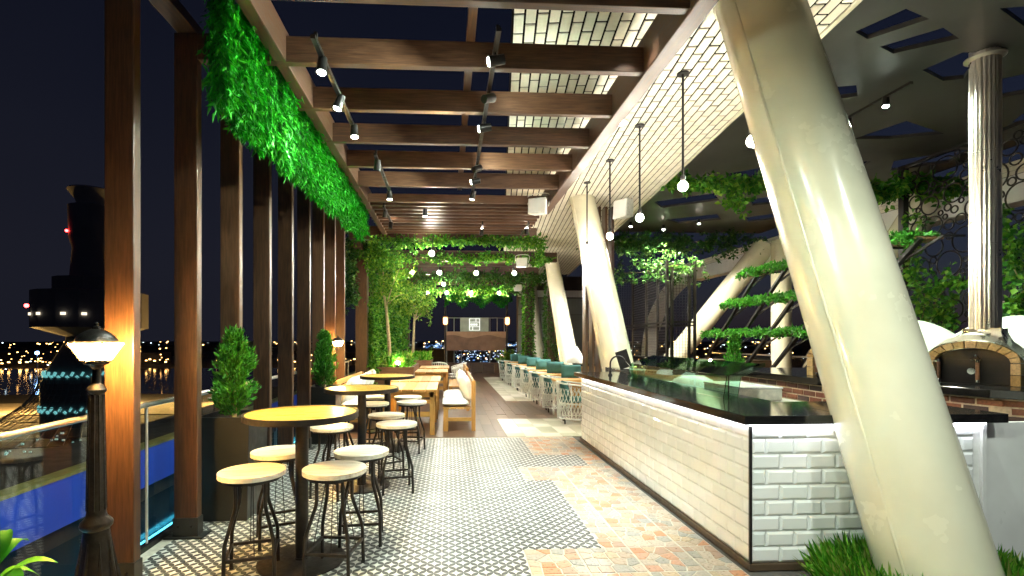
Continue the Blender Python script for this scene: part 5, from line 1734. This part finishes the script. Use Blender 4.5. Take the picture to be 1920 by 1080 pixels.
def lantern(t, z, s, pane_mat, frame_mat):
    hb, ht = .070 * s, .125 * s
    z1 = z + .125 * s
    for i in range(4):
        a = PI / 4 + i * PI / 2; b = a + PI / 2
        k = math.sqrt(2)
        A_ = (hb * k * math.cos(a), hb * k * math.sin(a), z); B2 = (hb * k * math.cos(b), hb * k * math.sin(b), z)
        C2 = (ht * k * math.cos(b), ht * k * math.sin(b), z1); D2 = (ht * k * math.cos(a), ht * k * math.sin(a), z1)
        n_ = Vector((math.cos((a + b) / 2), math.sin((a + b) / 2), 0)) * .003
        q = [Vector(A_), Vector(B2), Vector(C2), Vector(D2)]
        part('pane', MB().add([*q, *[v - n_ for v in q]], [(0, 1, 2, 3), (7, 6, 5, 4), (0, 4, 5, 1), (1, 5, 6, 2), (2, 6, 7, 3), (3, 7, 4, 0)]), pane_mat, t)
    fm = MB()
    for i in range(4):
        a = PI / 4 + i * PI / 2; b = a + PI / 2; k = math.sqrt(2) * 1.02
        fm.bar((hb * k * math.cos(a), hb * k * math.sin(a), z), (ht * k * math.cos(a), ht * k * math.sin(a), z1), .010 * s)
        fm.bar((ht * k * math.cos(a), ht * k * math.sin(a), z1 + .004), (ht * k * math.cos(b), ht * k * math.sin(b), z1 + .004), .012 * s)
        fm.bar((hb * k * math.cos(a), hb * k * math.sin(a), z - .004), (hb * k * math.cos(b), hb * k * math.sin(b), z - .004), .012 * s)
    part('lantern_frame', fm, frame_mat, t)
    part('lantern_roof', MB().lathe([(.140 * s, .0), (.135 * s, .010), (.11 * s, .05 * s), (.06 * s, .085 * s), (.03 * s, .095 * s), (.03 * s, .11 * s), (.012 * s, .12 * s), (.016 * s, .135 * s), (.0, .15 * s)], 24, (0, 0, z1 + .011)), frame_mat, t, smooth=35)
lantern(lp, 1.452, .74, 'lantern_pane', 'lamp_iron')
# collar under the lantern
part('gallery', MB().lathe([(.075, 1.440), (.082, 1.442), (.082, 1.450), (.070, 1.450)], 4), 'lamp_iron', lp)

wl_ = thing('wall_lantern', 'small black lantern fixed to a timber post beside the farther conifer', 'lantern', (-1.86, 8.45, 1.46))
lantern(wl_, 0.0, .62, 'lantern_pane', 'lamp_iron')
part('arm', MB().tube(polyline([(0, 0, -.01), (0, .0, -.06), (-.06, .02, -.09), (-.12, .04, -.02)], 10), .008, 6), 'lamp_iron', wl_, smooth=50)
part('back_plate', MB().box(-.128, -.112, .0, .08, -.08, .08), 'lamp_iron', wl_)

# ================================================================== far end: low wall, signboard, lamp posts
ew = thing('parapet', 'low dark brown parapet closing the far end of the terrace', 'wall', (.6, 23.4, 0))
for i in range(10):
    part('panel', MB().box(-2.1 + i * .53, -2.1 + (i + 1) * .53 - .01, 23.25, 23.35, 0, .45, ch=.005), 'beam_timber', ew, world=True)
part('coping', MB().box(-2.15, 3.25, 23.22, 23.40, .452, .49), 'beam_timber', ew, world=True)
sb = thing('signboard', 'brown board with a wavy two-tone edge hung between two lamp posts', 'signboard', (1.28, 23.2, 1.06))
part('board', MB().box(-.12, 2.68, 23.18, 23.22, 1.06, 1.94), 'banner', sb, world=True)
wv = [(-.12 + 2.8 * i / 30, 1.72 + .07 * math.sin(i / 30 * 10.5 + .6)) for i in range(31)]
m_ = MB().prism(wv + [(2.68, 1.945), (-.12, 1.945)], 0, .02)
m_.v = [(x, 23.177 - z, y) for x, y, z in m_.v]
part('wave_panel', m_, 'banner_light', sb, world=True)
sg = thing('logo_sign', 'small grey sign with a white brick-outline logo above the brown board', 'sign', (1.2, 23.2, 1.95))
part('plate', MB().box(.54, 1.87, 23.19, 23.22, 1.95, 2.60), 'sign_grey', sg, world=True, bevel=.004)
lg = MB()
def stroke(x0, x1, z0, z1): lg.box(x0, x1, 23.178, 23.1895, z0, z1)
lx, lz, lw, lh = .96, 2.00, .50, .56
stroke(lx, lx + .03, lz, lz + lh); stroke(lx + lw - .03, lx + lw, lz, lz + lh)
for f in (0, .29, .68, .96): stroke(lx + .0301, lx + lw - .0301, lz + f * lh, lz + f * lh + .024)
stroke(lx + .15, lx + .18, lz + .025, lz + .29 * lh); stroke(lx + .30, lx + .33, lz + .705 * lh + .02, lz + .96 * lh)
for i in range(4): stroke(lx + .06 + i * .085, lx + .125 + i * .085, lz + .40 * lh, lz + .58 * lh)
part('logo', lg, 'sign_white', sg, world=True)
for k, (x, lb) in enumerate(((-.15, 'tall thin post with an orange lantern left of the signboard'), (2.72, 'tall thin post with an orange lantern right of the signboard'))):
    t = thing('lantern_post', lb, 'lamp post', (x, 23.05, 0), group='orange lantern posts by the signboard')
    part('pole', MB().tube([(0, 0, 0), (0, 0, 3.72)], .045, 12), 'black_metal', t, smooth=40)
    part('lantern_glass', MB().lathe([(.06, -.17), (.10, -.10), (.10, .12), (.07, .17)], 14, (0, -.16, 2.43)), 'lantern_far', t, smooth=40)
    part('lantern_cap', MB().lathe([(.13, .171), (.05, .26), (0, .27)], 14, (0, -.16, 2.43)), 'black_metal', t, smooth=40)
    part('arm', MB().tube([(0, -.04, 2.68), (0, -.16, 2.69)], .012, 6), 'black_metal', t)
ef = thing('end_screen', 'pale slatted glass screen behind the signboard and its lanterns', 'screen', (1.3, 23.4, .5))
for i in range(9):
    if 2 < i < 6: continue
    part('mullion', MB().box(-.1 + i * .34, -.07 + i * .34, 23.42, 23.45, .49, 2.58), 'wall_grey', ef, world=True)
part('top_rail', MB().box(-.12, 2.68, 23.42, 23.45, 2.581, 2.61), 'wall_grey', ef, world=True)

# ================================================================== glass balustrade on the left
bl = thing('glass_balustrade', 'clear glass balustrade with steel posts along the left terrace edge', 'balustrade', (-2.27, 6.5, 0))
for i in range(8):
    y0 = 1.35 + i * 1.25
    part('pane', MB().box(-2.276, -2.264, y0 + .02, y0 + 1.23, .04, 1.06), 'clear_glass', bl, world=True)
    part('baluster', MB().tube([(-2.27, y0 + 1.25, -.2), (-2.27, y0 + 1.25, 1.06)], .014, 8), 'steel', bl, smooth=40, world=True)
part('handrail', MB().tube([(-2.27, 1.2, 1.075), (-2.27, 11.4, 1.075)], .020, 10), 'steel', bl, smooth=40, world=True)
part('base_channel', MB().box(-2.30, -2.24, 1.2, 11.4, -.01, .035), 'black_metal', bl, world=True)
br = thing('side_balustrade', 'glass balustrade along the far right terrace edge behind the plant shelves', 'balustrade', (9.6, 10, 0))
for i in range(7):
    y0 = 5.0 + i * 1.8
    part('pane', MB().box(9.594, 9.606, y0 + .02, y0 + 1.78, .04, 1.06), 'clear_glass', br, world=True)
    part('baluster', MB().box(9.57, 9.63, y0 - .02, y0 + .02, 0, 1.08), 'black_metal', br, world=True)
part('handrail', MB().box(9.57, 9.63, 5.0, 17.6, 1.081, 1.12), 'steel', br, world=True)

# lower podium of the building outside the glass
pd = thing('podium', 'lower podium edge outside the glass with a blue band and cyan lit ledges', 'building', (-5, 8, -4))
for i in range(16):
    part('blue_panel', MB().box(-4.62, -4.5, -1 + i * 1.9, .885 + i * 1.9, -.62, -.045), 'blue_band', pd, world=True)
part('coping', MB().box(-4.66, -4.46, -1, 30, -.044, .0), 'olive_coping', pd, world=True)
part('roof_slab', MB().box(-5.9, -4.67, -1, 30, -.9, -.05), 'dark_roof', pd, world=True)
for i in range(14):
    part('glass_bay', MB().box(-4.78, -4.72, -1 + i * 2.1, 1.06 + i * 2.1, -3.4, -.625), 'facade_dark', pd, world=True)
    part('mullion', MB().box(-4.72, -4.66, 1.07 + i * 2.1, 1.12 + i * 2.1, -3.4, -.625), 'wall_grey', pd, world=True)
for j, z in enumerate((-1.55, -1.85, -2.15, -2.45)):
    part('lit_ledge', MB().box(-4.66 + j * .18, -4.60 + j * .18, -1, 30, z, z + .045), 'cyan_led', pd, world=True)
    part('ledge', MB().box(-4.715, -4.60 + j * .18, -1, 30, z - .06, z - .002), 'tower_pale', pd, world=True)

# ================================================================== the night city
GZ = -17.0
struct('ground', MB().box(-4000, 4000, -60, 6000, GZ - 1, GZ), 'ground_night')
struct('river', MB().box(-900, -40, 175, 330, GZ + .01, GZ + .05), 'black_stone')
struct('road', MB().box(-420, 420, 112, 126, GZ + .01, GZ + .04), 'asphalt')
struct('pavement', MB().box(-420, 420, 127, 150, GZ + .01, GZ + .15), 'pavement_pale')
def street_lamp(label, x, y, h=9.0, pw=26000):
    t = thing('street_lamp', label, 'street lamp', (x, y, GZ), group='orange street lamps below the terrace')
    part('pole', MB().tube([(0, 0, 0), (0, 0, h)], [.18, .10], 8), 'tower_pale', t)
    part('arm', MB().tube([(0, 0, h), (0, -1.2, h + .25)], .08, 6), 'tower_pale', t)
    part('lamp_head', MB().sphere((0, -1.3, h + .15), .42, 10, 6, (1, 1, .6)), 'sodium', t, smooth=60)
    if pw: lamp('POINT', 'lamp', (x, y - 1.3, GZ + h - .9), pw, (1, .58, .16), .4, parent=t)
for k, (x, y, lb) in enumerate(((-110, 127, 'orange street lamp left of the lamp post, by the lit road'), (-93, 152, 'orange street lamp seen between the first two timber posts'),
    (-62, 150, 'orange street lamp seen between the fourth and fifth timber posts'), (-48, 152, 'orange street lamp seen between the fifth and sixth timber posts'),
    (80, 152, 'orange street lamp behind the plant shelves, leftmost of the three on the right'), (86, 158, 'orange street lamp behind the plant shelves, middle of the three on the right'), (98, 154, 'orange street lamp behind the plant shelves, rightmost of the three'))):
    street_lamp(lb, x, y, 9.0, 0 if x > 0 else 9000)
# tower
tw = thing('tower', 'dark tower with a pale flared crown and red beacons beyond the lamp post', 'tower', (-72.5, 105, GZ))
tw.scale = (.71, .71, .71)
part('shaft', MB().lathe([(11.5, 0), (11.5, 14), (9.0, 20), (6.0, 26), (5.2, 44), (4.6, 52), (5.4, 55), (5.6, 64), (4.2, 64.5)], 28), 'tower_dark', tw, smooth=40)
part('crown', MB().lathe([(3.6, 64.6), (4.0, 66.0), (5.8, 68.6), (5.5, 69.0), (3.2, 68.2)], 28), 'tower_pale', tw, smooth=40)
pod = part('pod', MB().lathe([(6, 27), (13.6, 29.5), (13.6, 39.5), (9, 40), (9, 43.5), (5, 44)], 16), 'tower_dark', tw)
for j, zz_ in enumerate((33.0,)):
    for i in range(13):
        if (i * 7 + j * 3) % 5 < 3: continue
        a = math.radians(212 + i * 9.5)
        o = part('lit_window', MB().box(-.55, .55, -.15, .15, -.35, .35), 'window_warm', pod)
        o.location = (13.75 * math.cos(a), 13.75 * math.sin(a), zz_); o.rotation_euler = (0, 0, a + PI / 2)
part('beacon', MB().sphere((-13.2, -6.0, 35.5), .55, 10, 6), 'beacon_red', tw, smooth=60)
part('beacon', MB().sphere((-4.0, -4.2, 56.5), .38, 10, 6), 'beacon_red', tw, smooth=60)
for z in (7.2, 16.5):
    m_ = MB()
    for i in range(26):
        a = math.radians(190 + i * 6)
        b = a + math.radians(2.6)
        r = 11.7 if z < 14 else 10.8
        m_.bar((r * math.cos(a), r * math.sin(a), z), (r * math.cos(b), r * math.sin(b), z + (1.0 if i % 2 else -.6)), .5, .5)
    part('light_band', m_, 'city_teal', tw)
m_ = MB()
for i in range(28):
    a = math.radians(150 + i * 6.5)
    pts = []
    for u in [k / 8 for k in range(9)]:
        r = 11.6 + 16 * (1 - u) ** 2.2
        pts.append((r * math.cos(a), r * math.sin(a), 1.0 + 15 * u))
    m_.tube(pts, .10, 4)
for u in [k / 10 for k in range(11)]:
    r = 11.6 + 16 * (1 - u) ** 2.2
    m_.tube([(r * math.cos(math.radians(150 + i * 6.5)), r * math.sin(math.radians(150 + i * 6.5)), 1.0 + 15 * u) for i in range(28)], .10, 4)
part('lattice_skirt', m_, 'tower_dark', tw)

# low blocks and the lights of the city, too far off to count
rc = np.random.default_rng(4)
blk = MB()
for i in range(420):
    y = rc.uniform(260, 2600); x = rc.uniform(-1.35, 1.25) * y
    if -900 < x < -30 and y < 340: continue
    w, d_, h = rc.uniform(8, 28), rc.uniform(8, 22), rc.uniform(3, 9) + (rc.random() < .06) * rc.uniform(3, 10)
    blk.box(x - w, x + w, y, y + d_, GZ, GZ + h)
o = part('city_blocks', blk, 'city_block'); tag(o, 'dark low buildings of the night city far below', 'buildings', kind='stuff')
def lights(name, label, mat, n, ylo, yhi, xf, size, zr, seed, rows=0):
    r = np.random.default_rng(seed)
    m_ = MB()
    for i in range(n):
        y = ylo * (yhi / ylo) ** r.random()
        x = r.uniform(*xf) * y
        s = size * y / 1000 * r.uniform(.4, 1.25)
        z = GZ + r.uniform(*zr)
        m_.box(x - s * r.uniform(.8, 1.6), x + s, y - 10, y - 10 + s, z, z + s * 1.3)
    tag(part(name, m_, mat), label, 'city lights', kind='stuff')
lights('city_lights_white', 'cold white lights of the city', 'city_white', 420, 330, 1900, (-.03, .16), .55, (1, 9), 1)
lights('city_lights_blue', 'dim blue lights of the city beyond the far parapet', 'city_blue', 420, 330, 1500, (-.05, .17), 1.3, (1, 8), 2)
lights('city_lights_orange', 'orange lights of the city', 'city_orange', 420, 230, 2600, (-1.2, 1.1), 1.0, (4, 11), 3)
lights('city_lights_pale', 'scattered pale lights of the city', 'city_white', 220, 230, 2600, (-1.2, 1.1), .8, (3, 10), 5)
lights('shore_lights', 'row of orange lights along the far river shore', 'city_orange', 120, 345, 420, (-1.15, -.06), 1.3, (2, 4), 6)
lights('traffic_lights', 'white and teal lights of cars beside the podium', 'city_teal', 160, 75, 105, (-.95, -.18), 1.8, (.6, 2.2), 8)
lights('market_lights', 'warm lights among the trees right of the bar', 'city_orange', 90, 150, 420, (.30, .85), 1.6, (2, 8), 9)
for k, (px, lb) in enumerate(((-.793 * 300, 'blue-white floodlight low on the left skyline, left one'), (-.745 * 300, 'blue-white floodlight low on the left skyline, right one'))):
    t = thing('floodlight_mast', lb, 'floodlight', (px, 300, GZ), group='floodlights on the left skyline')
    part('mast', MB().tube([(0, 0, 0), (0, 0, 10.5)], .25, 6), 'tower_dark', t)
    part('lamp_head', MB().sphere((0, 0, 10.9), .9, 10, 6), 'blue_flood', t, smooth=60)

# waiter station behind the fins
ws = thing('waiter_station', 'small wooden cabinet with a black top beside the brown fins', 'cabinet', (2.95, 11.3, 0))
part('carcass', MB().box(2.72, 3.35, 11.1, 11.55, 0, .96), 'pine_leg', ws, world=True, bevel=.006)
part('top', MB().box(2.68, 3.39, 11.06, 11.59, .962, 1.0), 'black_stone', ws, world=True)
part('drawer_front', MB().box(2.76, 3.31, 11.085, 11.098, .60, .90), 'box_wood', ws, world=True, bevel=.003)
ls = thing('table_lamp', 'white cone-shaped shade standing on the waiter station', 'lamp', (2.95, 11.3, 1.001))
part('shade', MB().lathe([(.24, .03), (.0, .42)], 28), 'ceramic_white', ls, smooth=40)
part('base', MB().lathe([(.10, 0), (.10, .02), (.02, .03)], 20), 'black_metal', ls, smooth=40)
